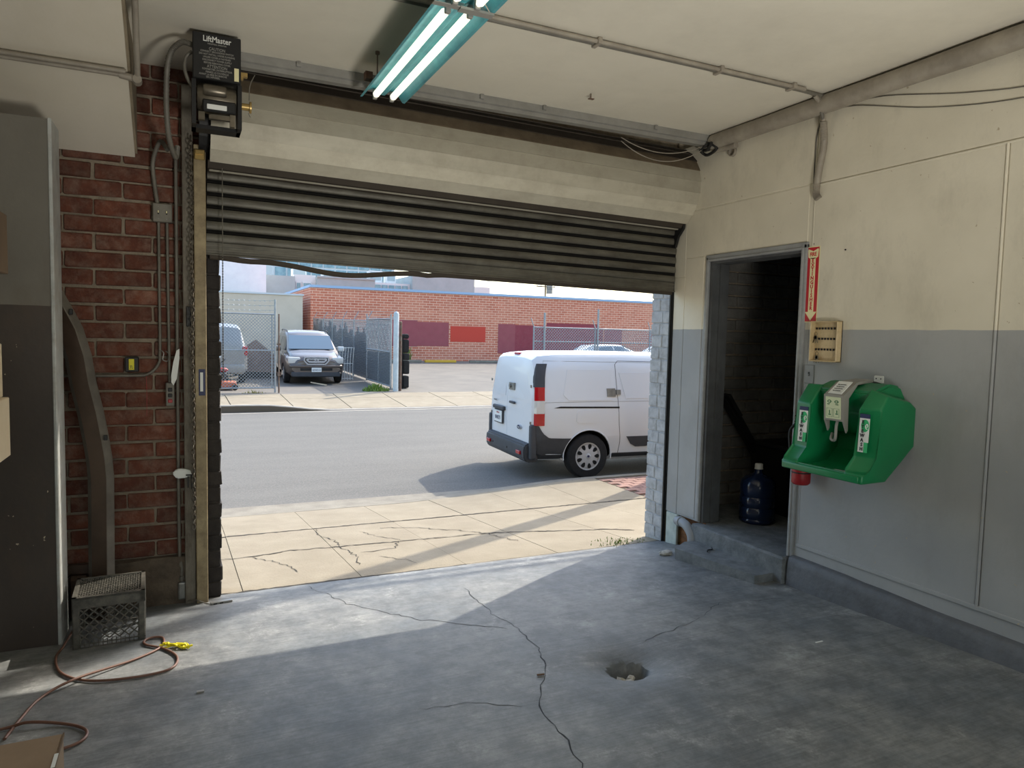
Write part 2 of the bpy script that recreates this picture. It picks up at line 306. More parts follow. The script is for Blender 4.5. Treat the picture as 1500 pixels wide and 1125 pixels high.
# ------------------------------------------------------------------ builders
class B:
    def __init__(s): s.bm = bmesh.new()
    def box(s, x0, y0, z0, x1, y1, z1, bev=0.0, m=None, seg=1):
        r = bmesh.ops.create_cube(s.bm, size=1.0)['verts']
        T = Matrix.Translation(((x0+x1)/2, (y0+y1)/2, (z0+z1)/2)) @ Matrix.Diagonal((abs(x1-x0), abs(y1-y0), abs(z1-z0), 1))
        if m is not None: T = m @ T
        bmesh.ops.transform(s.bm, matrix=T, verts=r)
        if bev > 0:
            es = list({e for v in r for e in v.link_edges})
            bmesh.ops.bevel(s.bm, geom=es, offset=bev, segments=seg, affect='EDGES', profile=0.5)
        return s
    def bar(s, a, b, w, h=None, up=(0,0,1)):
        a = Vector(a); b = Vector(b); d = b - a; L = d.length
        if L < 1e-6: return s
        z = d.normalized(); u = Vector(up)
        if abs(z.dot(u)) > 0.95: u = Vector((1,0,0))
        x = u.cross(z).normalized(); y = z.cross(x); h = h or w
        T = Matrix.Identity(4)
        for i in range(3): T[i][0] = x[i]; T[i][1] = y[i]; T[i][2] = z[i]
        T.translation = (a + b) / 2
        r = bmesh.ops.create_cube(s.bm, size=1.0)['verts']
        bmesh.ops.transform(s.bm, matrix=T @ Matrix.Diagonal((w, h, L, 1)), verts=r)
        return s
    def cyl(s, a, b, r0, r1=None, n=16):
        a = Vector(a); b = Vector(b); d = b - a; r1 = r0 if r1 is None else r1
        q = d.to_track_quat('Z', 'Y').to_matrix().to_4x4(); q.translation = (a + b) / 2
        r = bmesh.ops.create_cone(s.bm, cap_ends=True, segments=n, radius1=r0, radius2=r1, depth=d.length)['verts']
        bmesh.ops.transform(s.bm, matrix=q, verts=r)
        return s
    def tube(s, pts, r, n=8, sub=6, rfn=None, closed=False):
        P = [Vector(p) for p in pts]
        if len(P) > 2 and sub > 1:
            Q = []; m = len(P)
            rng = range(m) if closed else range(m - 1)
            for i in rng:
                p0 = P[(i-1) % m] if (closed or i > 0) else P[0]; p1 = P[i]; p2 = P[(i+1) % m]
                p3 = P[(i+2) % m] if (closed or i + 2 < m) else P[-1]
                for k in range(sub):
                    t = k / sub; t2 = t*t; t3 = t2*t
                    Q.append(0.5*((2*p1) + (-p0+p2)*t + (2*p0-5*p1+4*p2-p3)*t2 + (-p0+3*p1-3*p2+p3)*t3))
            if not closed: Q.append(P[-1])
            P = Q
        rings = []; m = len(P); nx = None
        for i, p in enumerate(P):
            if closed: t = (P[(i+1) % m] - P[i-1]).normalized()
            else: t = (P[min(i+1, m-1)] - P[max(i-1, 0)]).normalized()
            if nx is None:
                nx = t.orthogonal().normalized()
            else:
                nx = (nx - t * nx.dot(t)); nx = nx.normalized() if nx.length > 1e-6 else t.orthogonal().normalized()
            ny = t.cross(nx); rr = rfn(i / (m-1), i) if rfn else r
            rings.append([s.bm.verts.new(p + (nx*math.cos(2*PI*k/n) + ny*math.sin(2*PI*k/n)) * rr) for k in range(n)])
        for i in range(m if closed else m - 1):
            a = rings[i]; b = rings[(i+1) % m]
            for k in range(n): s.bm.faces.new((a[k], a[(k+1) % n], b[(k+1) % n], b[k]))
        if not closed:
            s.bm.faces.new(rings[0][::-1]); s.bm.faces.new(rings[-1])
        return s
    def lathe(s, prof, n=24, c=(0,0,0), axis='z'):
        rings = []
        for (r, h) in prof:
            ring = []
            for k in range(n):
                a = 2*PI*k/n; x = r*math.cos(a); y = r*math.sin(a)
                v = (x, y, h) if axis == 'z' else ((h, x, y) if axis == 'x' else (x, h, y))
                ring.append(s.bm.verts.new((v[0]+c[0], v[1]+c[1], v[2]+c[2])))
            rings.append(ring)
        for i in range(len(rings)-1):
            for k in range(n):
                s.bm.faces.new((rings[i][k], rings[i][(k+1) % n], rings[i+1][(k+1) % n], rings[i+1][k]))
        if prof[0][0] > 1e-5: s.bm.faces.new(rings[0][::-1])
        if prof[-1][0] > 1e-5: s.bm.faces.new(rings[-1])
        return s
    def prism(s, poly, fn, d0, d1):
        """poly of 2d points; fn(u, v, d) -> 3d; extruded from d0 to d1"""
        a = [s.bm.verts.new(fn(u, v, d0)) for (u, v) in poly]; b = [s.bm.verts.new(fn(u, v, d1)) for (u, v) in poly]
        n = len(poly)
        s.bm.faces.new(a); s.bm.faces.new(b[::-1])
        for i in range(n): s.bm.faces.new((a[i], b[i], b[(i+1) % n], a[(i+1) % n]))
        return s
    def grid(s, xs, ys, fz, thick=None):
        V = [[s.bm.verts.new((x, y, fz(x, y))) for y in ys] for x in xs]
        for i in range(len(xs)-1):
            for j in range(len(ys)-1): s.bm.faces.new((V[i][j], V[i+1][j], V[i+1][j+1], V[i][j+1]))
        if thick:
            W = [[s.bm.verts.new((x, y, fz(x, y)-thick)) for y in ys] for x in xs]
            for i in range(len(xs)-1):
                for j in range(len(ys)-1): s.bm.faces.new((W[i][j], W[i][j+1], W[i+1][j+1], W[i+1][j]))
            nx = len(xs)-1; ny = len(ys)-1
            for i in range(nx):
                s.bm.faces.new((V[i+1][0], V[i][0], W[i][0], W[i+1][0])); s.bm.faces.new((V[i][ny], V[i+1][ny], W[i+1][ny], W[i][ny]))
            for j in range(ny):
                s.bm.faces.new((V[0][j], V[0][j+1], W[0][j+1], W[0][j])); s.bm.faces.new((V[nx][j+1], V[nx][j], W[nx][j], W[nx][j+1]))
        return s
    def mesh(s, name, mt, smooth=0):
        bmesh.ops.recalc_face_normals(s.bm, faces=s.bm.faces)
        me = bpy.data.meshes.new(name); s.bm.to_mesh(me); s.bm.free(); me.materials.append(mt)
        if smooth:
            for f in me.polygons: f.use_smooth = True
            me.set_sharp_from_angle(angle=math.radians(smooth))
        return me
    def build(s, name, mt, parent=None, smooth=0, **tg):
        me = s.mesh(name, mt, smooth)
        return link(name, me, parent, **tg)
def link(name, me, parent=None, recentre=True, loc=None, **tg):
    o = bpy.data.objects.new(name, me); COL.objects.link(o)
    if parent is not None: o.parent = parent
    if parent is None and recentre and me.vertices and loc is None:
        lo = Vector((min(v.co.x for v in me.vertices), min(v.co.y for v in me.vertices), min(v.co.z for v in me.vertices)))
        hi = Vector((max(v.co.x for v in me.vertices), max(v.co.y for v in me.vertices), 0))
        c = Vector(((lo.x+hi.x)/2, (lo.y+hi.y)/2, lo.z))
        me.transform(Matrix.Translation(-c)); o.location = c
    if loc is not None: o.location = loc
    for k, v in tg.items(): o[k] = v
    return o
def thing(name, label, cat, loc=(0,0,0), rz=0, group=None, **kw):
    o = bpy.data.objects.new(name, None); COL.objects.link(o); o.location = loc; o.rotation_euler = (0,0,rz)
    o.empty_display_size = 0.1
    o['label'] = label; o['category'] = cat
    if group: o['group'] = group
    return o
def struct(name, kind='structure'):
    o = bpy.data.objects.new(name, None); COL.objects.link(o); o['kind'] = kind; return o
def text(s, size, M4, name, mt, parent, align='CENTER', ext=0.0006, bold=0.0, sx=1.0):
    cu = bpy.data.curves.new('t', 'FONT'); cu.body = s; cu.size = size; cu.align_x = align; cu.align_y = 'CENTER'
    cu.extrude = ext; cu.offset = bold; cu.resolution_u = 2
    t = bpy.data.objects.new('t', cu); COL.objects.link(t)
    bpy.context.view_layer.update()
    me = bpy.data.meshes.new_from_object(t.evaluated_get(bpy.context.evaluated_depsgraph_get()))
    bpy.data.objects.remove(t); bpy.data.curves.remove(cu)
    me.materials.clear(); me.materials.append(mt)
    me.transform(M4 @ Matrix.Diagonal((sx, 1, 1, 1)))
    return link(name, me, parent, recentre=False)
def frame(o, x, y):
    """matrix with text's x, y axes along the given directions, origin o"""
    x = Vector(x).normalized(); y = Vector(y).normalized(); z = x.cross(y)
    T = Matrix.Identity(4)
    for i in range(3): T[i][0] = x[i]; T[i][1] = y[i]; T[i][2] = z[i]
    T.translation = o; return T
def sstep(a, b, x):
    t = max(0, min(1, (x-a)/(b-a))); return t*t*(3-2*t)
def frange(a, b, n): return [a + (b-a)*i/n for i in range(n+1)]

# ------------------------------------------------------------------ floor
DR = (1.975, 2.80)
def zf(x, y):
    pts = [(-9, 0.0), (1.9, 0.0), (3.46, -0.066), (4.3, -0.098), (4.62, -0.135), (4.82, -0.16), (9, -0.16)]
    z = 0
    for (a, za), (b, zb) in zip(pts, pts[1:]):
        if a <= y <= b: z = za + (zb-za)*(y-a)/(b-a); break
    d = math.hypot((x-DR[0])/1.15, (y-DR[1]))
    z -= 0.06*math.exp(-(d/0.17)**2)
    if d < 0.092: z -= 0.11*(1-sstep(0.060, 0.092, d))
    return z
xs = sorted(set([round(v, 3) for v in frange(-3.3, 3.69, 46)] + [round(v, 3) for v in frange(DR[0]-0.45, DR[0]+0.45, 44)]))
ys = sorted(set([round(v, 3) for v in frange(-5.0, 4.82, 70)] + [round(v, 3) for v in frange(DR[1]-0.4, DR[1]+0.4, 40)]))
fl = B().grid(xs, ys, zf, 0.3).build('floor', m_floor, kind='structure', smooth=40, recentre=False)
def ribbon(pts, w, zfn, name, mt, parent, jit=0.012, lift=0.0012):
    b = B(); P = []
    for (a, c) in zip(pts, pts[1:]):
        n = max(2, int(math.dist(a, c)/0.04))
        for k in range(n):
            t = k/n; P.append((a[0]+(c[0]-a[0])*t + random.uniform(-jit, jit), a[1]+(c[1]-a[1])*t + random.uniform(-jit, jit)))
    P.append(pts[-1]); V = []
    for i, p in enumerate(P):
        q = P[min(i+1, len(P)-1)]; o = P[max(i-1, 0)]
        d = Vector((q[0]-o[0], q[1]-o[1])); d = d.normalized() if d.length else Vector((1, 0)); n = Vector((-d.y, d.x))
        ww = w*random.uniform(0.35, 1.2)*(0.4 if i in (0, len(P)-1) else 1)
        a = (p[0]+n.x*ww/2, p[1]+n.y*ww/2); c = (p[0]-n.x*ww/2, p[1]-n.y*ww/2)
        V.append((b.bm.verts.new((a[0], a[1], zfn(*a)+lift)), b.bm.verts.new((c[0], c[1], zfn(*c)+lift))))
    for i in range(len(V)-1): b.bm.faces.new((V[i][0], V[i][1], V[i+1][1], V[i+1][0]))
    return b.build(name, mt, parent)
ribbon([(1.66,4.2),(1.634,3.704),(1.679,3.472),(1.642,3.072),(1.551,2.874),(1.511,2.80),(1.424,2.685),(1.373,2.553),(1.364,2.416),(1.348,2.293),(1.30,2.1),(1.31,1.8)], 0.006, zf, 'crack', m_crackfloor, fl)
B().cyl((DR[0],DR[1],zf(*DR)-0.01),(DR[0],DR[1],zf(*DR)+0.012),0.062,n=20).build('drain_hole', m_blackhole, fl)
ribbon([(0.75,4.75),(0.9,4.2),(1.2,3.8),(1.62,3.45)], 0.005, zf, 'crack', m_crackfloor, fl)
ribbon([(2.2,3.0),(2.6,3.1),(3.0,3.3),(3.4,3.2)], 0.004, zf, 'crack', m_crackfloor, fl)
ribbon([(1.30,2.62),(1.1,2.75),(0.9,2.78)], 0.004, zf, 'crack', m_crackfloor, fl)

# ------------------------------------------------------------------ ceiling
CZ = 3.08
ce = B().box(-3.3, -5, CZ, 3.81, 4.38, CZ+0.1).box(-3.3, 4.38, CZ, 0.335, 4.77, CZ+0.1).build('ceiling', m_ceiling, kind='structure', recentre=False)
B().box(0.335, 4.38, 3.40, 3.69, 4.79, 3.45).box(0.32, 4.38, 3.18, 0.335, 4.79, 3.45).box(0.335, 4.365, 3.18, 3.69, 4.38, 3.45).build('trim_1', m_dark, kind='structure', recentre=False)
# ceiling beam in front of the coil
bt = B()
bt.prism([(4.30,CZ),(4.30,3.035),(4.315,3.03),(4.315,3.005),(4.37,3.005),(4.37,CZ)], lambda u, v, d: (d, u, v), 0.31, 3.685)
beam = bt.build('trim_2', m_beam, kind='structure', recentre=False)
for x in (0.62, 1.75, 2.2, 3.1):
    B().cyl((x, 4.298, 3.07), (x, 4.28, 3.075), 0.008, n=8).box(x-0.012, 4.282, 3.05, x+0.012, 4.305, 3.078).build('bracket', m_beam, beam)

# ------------------------------------------------------------------ right wall
def stencil(parent, boxes, name, mt):
    b = B()
    for q in boxes: b.box(*q)
    return b.build(name, mt, parent)
wr = B()
for q in [(3.69,-5,-0.2,3.81,3.43,CZ), (3.69,3.43,2.155,3.81,4.35,CZ), (3.69,4.35,0.115,3.81,4.77,CZ)]: wr.box(*q)
wr = wr.build('wall_right', m_wallR, kind='structure', recentre=False)
# sheeting: upper band, battens
def wpanel(y0, y1, z0, z1, t=0.006, name='panel'):
    return B().box(3.69-t, y0, z0, 3.692, y1, z1, bev=0.002).build(name, m_wallR, wr)
wpanel(-4.9, 3.36, 2.562, CZ-0.002); wpanel(3.366, 4.76, 2.572, CZ-0.002)
wpanel(-4.9, -0.9, 0.22, 2.548); wpanel(-0.892, 2.185, 0.22, 2.548); wpanel(2.205, 3.36, 0.22, 2.548)
wpanel(3.41, 4.63, 2.20, 2.562, 0.004); wpanel(4.41, 4.63, 0.13, 2.196, 0.004); wpanel(4.634, 4.765, 0.115, 2.05, 0.004); wpanel(4.634, 4.765, 2.055, 2.562, 0.004)
wpanel(3.36, 3.37, 0.2, 2.55, 0.007, 'batten')
B().box(3.678, -4.9, 2.544, 3.69, 3.36, 2.556, bev=0.003).build('batten', m_wallR, wr)
B().cyl((3.682, 2.195, 0.22), (3.682, 2.195, 2.546), 0.007, n=8).build('batten', m_wallR, wr)
B().box(3.676, -4.9, 0.20, 3.69, 3.37, 0.225, bev=0.003).build('batten', m_wallR, wr)
# foundation curb along the foot of the wall
cb = B(); YY = frange(-4.9, 3.40, 60); 
for i in range(len(YY)-1):
    pass
prof = [(3.695,0.115),(3.655,0.112),(3.64,0.10),(3.632,0.06),(3.622,-0.14),(3.695,-0.14)]
rings = []
for y in YY:
    j = random.uniform(-0.004, 0.004); e = 0.0 if y < 3.35 else 0.012
    rings.append([cb.bm.verts.new((x + (j if x < 3.69 else 0) + (e if x < 3.69 else 0), y, z + random.uniform(-0.003, 0.003) + (0.02*sstep(2.0, 3.4, y) if z > 0.05 else 0))) for x, z in prof])
for a, c in zip(rings, rings[1:]):
    for k in range(len(prof)): cb.bm.faces.new((a[k], a[(k+1) % 6], c[(k+1) % 6], c[k]))
cb.bm.faces.new(rings[0]); cb.bm.faces.new(rings[-1])
cb.build('baseboard_right', m_curb, kind='structure', smooth=50, recentre=False)
# doorway
d1 = struct('door_1')
b = B().box(3.672, 3.395, 0.12, 3.70, 3.425, 2.19, bev=0.008, seg=2).box(3.664, 3.418, 0.12, 3.70, 3.438, 2.165, bev=0.006, seg=2)
b.box(3.672, 4.345, 0.12, 3.70, 4.375, 2.19, bev=0.008, seg=2)
b.build('casing', m_greytrim, d1)
B().box(3.672, 3.395, 2.155, 3.70, 4.375, 2.20, bev=0.008, seg=2).box(3.664, 3.43, 2.15, 3.70, 4.35, 2.168, bev=0.006, seg=2).build('casing', m_greytrim, d1)
B().box(3.70, 4.32, 0.115, 3.86, 4.35, 2.155).box(3.765, 4.305, 0.115, 3.79, 4.322, 2.14).build('jamb', m_darktrim, d1)
B().box(3.70, 3.43, 0.115, 3.86, 3.448, 2.155).build('jamb', m_darktrim, d1)
B().box(3.70, 3.448, 2.135, 3.86, 4.32, 2.155).build('head_jamb', m_darktrim, d1)
# sill and step
b = B().box(3.62, 3.42, -0.14, 3.95, 4.36, 0.112, bev=0.012, seg=2)
for v in b.bm.verts:
    v.co += Vector((random.uniform(-.006,.006), random.uniform(-.004,.004), random.uniform(-.004,.004)))
sill = b.build('door_sill', m_step, smooth=30, label='raised grey concrete door sill with a chipped white edge under the open doorway', category='sill')
b = B()
n = 10
b.prism([(3.345,4.20),(3.455,3.50),(3.63,3.50),(3.63,4.30),(3.52,4.31)], lambda u, v, d: (u, v, d), -0.16, -0.012)
bmesh.ops.subdivide_edges(b.bm, edges=b.bm.edges[:], cuts=4, use_grid_fill=True)
for v in b.bm.verts:
    nn = noise.noise_vector(v.co*9)*0.005
    v.co += Vector((nn.x, nn.y, nn.z*0.5))
b.build('door_step', m_step, smooth=35, label='low worn concrete step lying on the floor in front of the doorway', category='step')

# stuff at the cut-away foot of the wall by the roller door
B().box(3.67, 4.60, -0.15, 3.69, 4.74, 0.115, bev=0.003).build('wall_board', m_paleboard, label='short pale green board at the foot of the wall beside the roller door', category='board')
B().box(3.71, 4.30, -0.15, 3.72, 4.60, 0.115, bev=0.002).build('plywood_sheet', m_plywood, label='bare brown plywood showing behind the grey drain pipe', category='plywood')
pp = thing('drain_pipe', 'grey painted drain elbow curving out below the wall left of the doorway', 'pipe')
B().tube([(3.66,4.58,0.075),(3.64,4.50,0.085),(3.63,4.42,0.07),(3.63,4.36,0.01),(3.63,4.35,-0.09)], 0.036, n=14, sub=6).build('elbow', m_pvc, pp, smooth=50)
B().tube([(3.646,4.535,0.082),(3.636,4.495,0.086)], 0.041, n=14, sub=1).build('collar', m_pvc, pp, smooth=50)
b = B(); r = bmesh.ops.create_icosphere(b.bm, subdivisions=3, radius=0.04)['verts']
for v in r:
    v.co += noise.noise_vector(v.co*40)*0.02; v.co.z = v.co.z*0.5; v.co.x *= 1.3
bmesh.ops.transform(b.bm, matrix=Matrix.Translation((3.36, 4.33, zf(3.36,4.33)+0.012)), verts=r)
b.build('crumpled_rag', m_trash, smooth=60, label='crumpled white scrap lying at the left end of the door step', category='rag')
B().tube([(3.50,4.02,-0.004),(3.53,4.05,-0.004),(3.57,4.05,-0.004),(3.60,4.09,-0.004)], 0.005, n=6).build('wire_scrap', m_rubber, smooth=50, label='small black curl of wire lying on top of the door step', category='wire')

# corner pipe where the right wall meets the ceiling
cp = thing('ceiling_pipe', 'fat grey painted pipe running along the corner of ceiling and right wall', 'pipe')
B().tube([(3.60,-4.8,3.005),(3.60,0,3.01),(3.61,2.4,3.015),(3.62,4.28,3.025)], 0.058, n=14, sub=8, rfn=lambda t, i: 0.056+0.002*math.sin(i*1.7)).build('pipe', m_conduit, cp, smooth=60)
B().tube([(3.632,4.05,2.955),(3.632,4.29,2.965)], 0.022, n=10, sub=1).build('small_pipe', m_conduit, cp, smooth=60)
st = B(); st.lathe([(0.028,0),(0.034,0.0),(0.034,0.03),(0.028,0.03),(0.026,0.012),(0.0,0.012)], n=20, c=(0,0,0), axis='x')
bmesh.ops.transform(st.bm, matrix=Matrix.Translation((3.69,4.13,2.93)) @ Matrix.Rotation(PI, 4, 'Z'), verts=st.bm.verts)
so = st.build('pipe_stub', m_conduit, smooth=40, label='short open pipe stub sticking out of the wall just under the corner pipe', category='pipe')
b = B(); b.tube([(3.55,4.22,3.00),(3.58,4.30,2.97),(3.60,4.40,2.99),(3.63,4.36,2.95),(3.60,4.22,2.965),(3.57,4.27,3.01),(3.62,4.33,2.98)], 0.012, n=6)
b.tube([(3.60,4.24,3.03),(3.55,4.33,2.975),(3.64,4.39,2.955)], 0.009, n=6)
b.build('cable_bundle', m_rubber, smooth=50, label='dark tangle of cables at the corner of beam and right wall', category='cable')
for i, (z0, sag, lb) in enumerate([(3.0, 0.08, 'upper'), (2.975, 0.115, 'lower')]):
    P = [(2.9+0.66*t, 4.43-0.10*t, z0+0.0*t-sag*4*t*(1-t)) for t in frange(0, 1, 10)]
    B().tube(P, 0.0035, n=5, sub=2).build('hanging_wire', m_conduit, smooth=60, label='thin pale wire drooping from the beam before the coil, %s of two' % lb, category='wire')
for i, (pts, lb) in enumerate([([(3.68,3.34,2.985),(3.675,3.1,2.975),(3.68,2.6,2.83),(3.68,2.1,2.745),(3.68,1.5,2.74),(3.68,0.2,2.9)], 'lower'), ([(3.68,3.2,3.0),(3.68,2.9,2.975),(3.68,2.4,2.85),(3.68,2.0,2.79),(3.68,1.3,2.80),(3.68,0.2,2.93)], 'upper')]):
    B().tube(pts, 0.003, n=5).build('wall_cable', m_wallpipe, smooth=60, label='thin grey cable looping along the top of the right wall, %s of two' % lb, category='cable')
# conduit across the ceiling and down the wall
cd = thing('ceiling_conduit', 'thin paired conduit crossing the ceiling from the lamp to the right wall', 'conduit')
B().tube([(-0.1,3.215,3.062),(1.5,3.215,3.062),(3.40,3.22,3.062)], 0.012, n=8, sub=4).build('conduit', m_conduit, cd, smooth=60)
B().tube([(0.2,3.25,3.064),(1.5,3.25,3.064),(3.40,3.25,3.064),(3.55,3.262,3.04),(3.60,3.27,2.97),(3.64,3.285,2.92)], 0.012, n=8, sub=8).build('conduit', m_wallpipe, cd, smooth=60)
for x in (1.95, 2.75, 3.3): B().box(x-0.012, 3.195, 3.045, x+0.012, 3.27, 3.079, bev=0.003).build('strap', m_conduit, cd)
fx = B(); L0 = [(3.52,3.255,3.055),(3.60,3.27,3.0),(3.64,3.285,2.9),(3.665,3.30,2.78),(3.66,3.325,2.62),(3.665,3.34,2.5),(3.672,3.325,2.46)]
fx.tube(L0, 0.02, n=10, sub=26, rfn=lambda t, i: 0.020 + 0.003*(i % 2) if t > 0.3 else 0.014).build('flexible_conduit', m_conduit, smooth=60,
        label='ribbed flexible conduit hanging down the right wall above the doorway corner', category='conduit')
B().tube([(3.682,3.345,2.95),(3.682,3.375,2.85),(3.684,3.38,2.57)], 0.005, n=6).build('wall_wire', m_wallpipe, smooth=60, label='thin wire running down the wall beside the ribbed conduit', category='wire')
B().box(3.686, 3.33, 2.455, 3.694, 3.37, 2.50).box(3.686, 3.315, 2.445, 3.694, 3.35, 2.47).build('wall_hole', m_blackhole, label='ragged dark hole in the wall at the bottom of the ribbed conduit', category='hole')

# ------------------------------------------------------------------ side room behind the doorway
b = B().box(3.81, 1.5, 0.0, 6.5, 4.77, 0.11)
b.build('trim_3', m_step, kind='structure', recentre=False)
b = B().box(6.4, 1.5, 0, 6.5, 4.77, CZ).box(3.81, 1.4, 0, 6.5, 1.5, CZ).box(3.81, 1.4, 2.75, 6.5, 4.79, 2.85)
b.build('wall_side_room', m_cellbrick, kind='structure', recentre=False)

def bottle():
    t = thing('water_jug', 'dark blue five gallon water jug with a white cap just inside the doorway', 'jug', (4.16, 4.22, 0.11))
    p = [(0.0,0.0),(0.12,0.0),(0.135,0.012),(0.137,0.03),(0.132,0.04),(0.137,0.05),(0.137,0.12),(0.130,0.13),(0.137,0.14),(0.137,0.205),(0.130,0.215),(0.137,0.225),(0.137,0.30),(0.130,0.335),(0.10,0.365),(0.05,0.385),(0.032,0.40),(0.030,0.435),(0.0,0.435)]
    B().lathe(p, n=32).build('body', m_jug, t, smooth=50)
    B().lathe([(0.0,0.47),(0.026,0.47),(0.031,0.464),(0.031,0.432),(0.035,0.428),(0.028,0.425),(0.0,0.425)], n=20).build('cap', m_white, t, smooth=50, label='white cap')
bottle()
B().bar((4.12,4.6,1.08),(4.50,4.60,0.58), 0.07, 0.06).bar((4.10,4.57,1.10),(4.24,4.57,0.92), 0.10, 0.03).build('leaning_board', m_black, label='dark board leaning diagonally in the unlit room', category='board')
t = thing('storage_bin', 'black lidded storage bin standing in the dark room behind the jug', 'bin', (4.75, 4.42, 0.11))
B().prism([(-0.25,0),(0.25,0),(0.3,0.55),(-0.3,0.55)], lambda u, v, d: (u, d, v), -0.2, 0.2).build('body', m_black, t)
B().box(-0.32, -0.22, 0.55, 0.32, 0.22, 0.59, bev=0.01).build('lid', m_black, t)

# ------------------------------------------------------------------ front wall with single bricks
ROW = 0.102
wf = struct('wall_front')
b = B().box(-3.3,4.79,-0.3,0.21,5.03,3.3).box(0.21,4.80,2.45,3.69,5.03,3.5).box(3.70,4.79,-0.45,6.5,5.03,3.3).box(6.5,4.79,-0.45,13,5.03,4.2).box(-9,4.79,-0.45,-3.3,5.03,4.2)
b.build('mortar_bed', m_mortar, wf)
def brick_mesh(L, Hh, D, mt, seed, nm='brick'):
    random.seed(seed); b = B(); b.box(0, 0, 0, L, D, Hh)
    bmesh.ops.bevel(b.bm, geom=b.bm.edges[:], offset=0.006, segments=1, affect='EDGES')
    for v in b.bm.verts: v.co += Vector((random.uniform(-.003,.003), random.uniform(-.003,.002), random.uniform(-.003,.003)))
    return b.mesh(nm, mt)
full = [brick_mesh(0.290, 0.086, 0.03, m_brick, i) for i in range(5)]
def lay(mesh, x, y, z, parent, rz=0, name='brick'):
    o = bpy.data.objects.new(name, mesh); COL.objects.link(o); o.parent = parent; o.location = (x, y, z); o.rotation_euler = (random.uniform(-.006,.006), random.uniform(-.01,.01), rz); return o
cnt = 0
z = 0.155; k = 0
random.seed(3)
while z < 3.05:
    off = 0.0 if k % 2 else 0.151
    x = -0.90 - off
    while x < 0.10:
        x1 = x + 0.290
        me = full[random.randrange(5)]
        if x1 > 0.135:
            L = 0.135 - x
            if L > 0.03:
                me = brick_mesh(L, 0.086, 0.03, m_brick, k)
                lay(me, x, 4.772, z, wf)
        else: lay(me, x + random.uniform(-.003,.003), 4.772 + random.uniform(-.002,.003), z + random.uniform(-.003,.003), wf)
        x += 0.302
    z += ROW; k += 1
# near-black bricks and joints ending the wall left of the opening
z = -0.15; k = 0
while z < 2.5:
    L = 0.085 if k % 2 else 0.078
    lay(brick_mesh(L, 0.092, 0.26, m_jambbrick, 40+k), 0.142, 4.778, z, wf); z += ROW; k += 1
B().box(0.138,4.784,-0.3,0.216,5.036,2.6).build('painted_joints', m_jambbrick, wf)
# rough footing below the bricks
b = B(); b.box(-3.2, 4.74, -0.3, 0.135, 4.80, 0.145)
bmesh.ops.subdivide_edges(b.bm, edges=[e for e in b.bm.edges if e.calc_length() > 0.3], cuts=30, use_grid_fill=True)
for v in b.bm.verts:
    if v.co.y < 4.78: v.co += noise.noise_vector(v.co*7)*0.018
b.build('footing', m_footing, wf, smooth=60)
# grey painted return of the wall at the right of the opening
z = -0.15; k = 0
while z < 2.5:
    s = 0.135 if k % 2 else 0.10
    for (y0, L) in ((0, s-0.006), (s+0.002, 0.25-s)):
        b = B().box(0, y0, 0, 0.03, y0+L, 0.094); bmesh.ops.bevel(b.bm, geom=b.bm.edges[:], offset=0.005, segments=1, affect='EDGES')
        for v in b.bm.verts: v.co += Vector((random.uniform(-.004,.002), random.uniform(-.002,.002), random.uniform(-.002,.002)))
        lay(b.mesh('brick', m_greybrick), 3.675, 4.795, z, wf)
    z += ROW; k += 1
B().box(3.681,4.792,-0.3,3.70,5.035,2.6).build('painted_joints', m_greybrick, wf)
# bricks of the wall in the side room
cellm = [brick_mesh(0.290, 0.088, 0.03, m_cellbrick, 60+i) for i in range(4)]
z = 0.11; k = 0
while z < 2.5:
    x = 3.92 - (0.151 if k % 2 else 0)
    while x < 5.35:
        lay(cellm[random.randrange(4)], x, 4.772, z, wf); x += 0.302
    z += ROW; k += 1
# other walls of the room (behind and beside the viewer)
B().box(-3.4,-5,-0.2,-3.3,4.8,CZ+0.1).build('wall_left', m_wallR, kind='structure', recentre=False)
B().box(-3.4,-5.1,-0.2,-1.7,-5,CZ+0.1).box(2.5,-5.1,-0.2,3.8,-5,CZ+0.1).box(-1.7,-5.1,2.8,2.5,-5,CZ+0.1).build('wall_back', m_wallR, kind='structure', recentre=False)
B().box(-3.6,-5.1,CZ+0.1,3.9,5.1,CZ+0.15).box(-3.6,-5.1,3.6,6.6,5.03,3.7).build('trim_4', m_ceiling, kind='structure', recentre=False)

# ------------------------------------------------------------------ pillar wall, soffit at the left
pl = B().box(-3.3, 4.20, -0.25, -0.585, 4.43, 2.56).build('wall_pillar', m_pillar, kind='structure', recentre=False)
b = B().box(-0.587, 4.192, -0.11, -0.57, 4.44, 2.565, bev=0.004)
b.build('corner_trim', mat('pale_corner_paint', H(190,192,188), 0.4, col2=H(170,174,172), scale=8, dirt=H(120,100,80), dirt_scale=12, dirt_amt=0.5), pl)
sf = B(); 
sf.prism([(4.77,2.54),(3.72,3.078),(4.77,3.078)], lambda u, v, d: (d, u, v), -3.29, -0.235)
so = sf.build('trim_5', m_soffit, kind='structure', recentre=False)
B().prism([(4.765,2.56),(3.76,3.076),(4.765,3.076)], lambda u, v, d: (d, u, v), -0.235, -0.222).build('side_board', mat('bare_board', H(150,138,116), 0.8, col2=H(120,108,90), scale=5), so)
cq = thing('soffit_conduit', 'pale double conduit running across the sloping white soffit at top left', 'conduit')
for dz in (0, 0.026):
    B().tube([(-3.0,4.165-dz,2.815+dz*0.45),(-1.0,4.165-dz,2.815+dz*0.45),(-0.24,4.165-dz,2.815+dz*0.45)], 0.012, n=8, sub=2).build('conduit', m_conduit, cq, smooth=60)
B().tube([(-0.19,4.17,2.81),(-0.185,4.02,2.90),(-0.18,3.80,3.055)], 0.015, n=10, sub=3).build('conduit', m_conduit, cq, smooth=60)
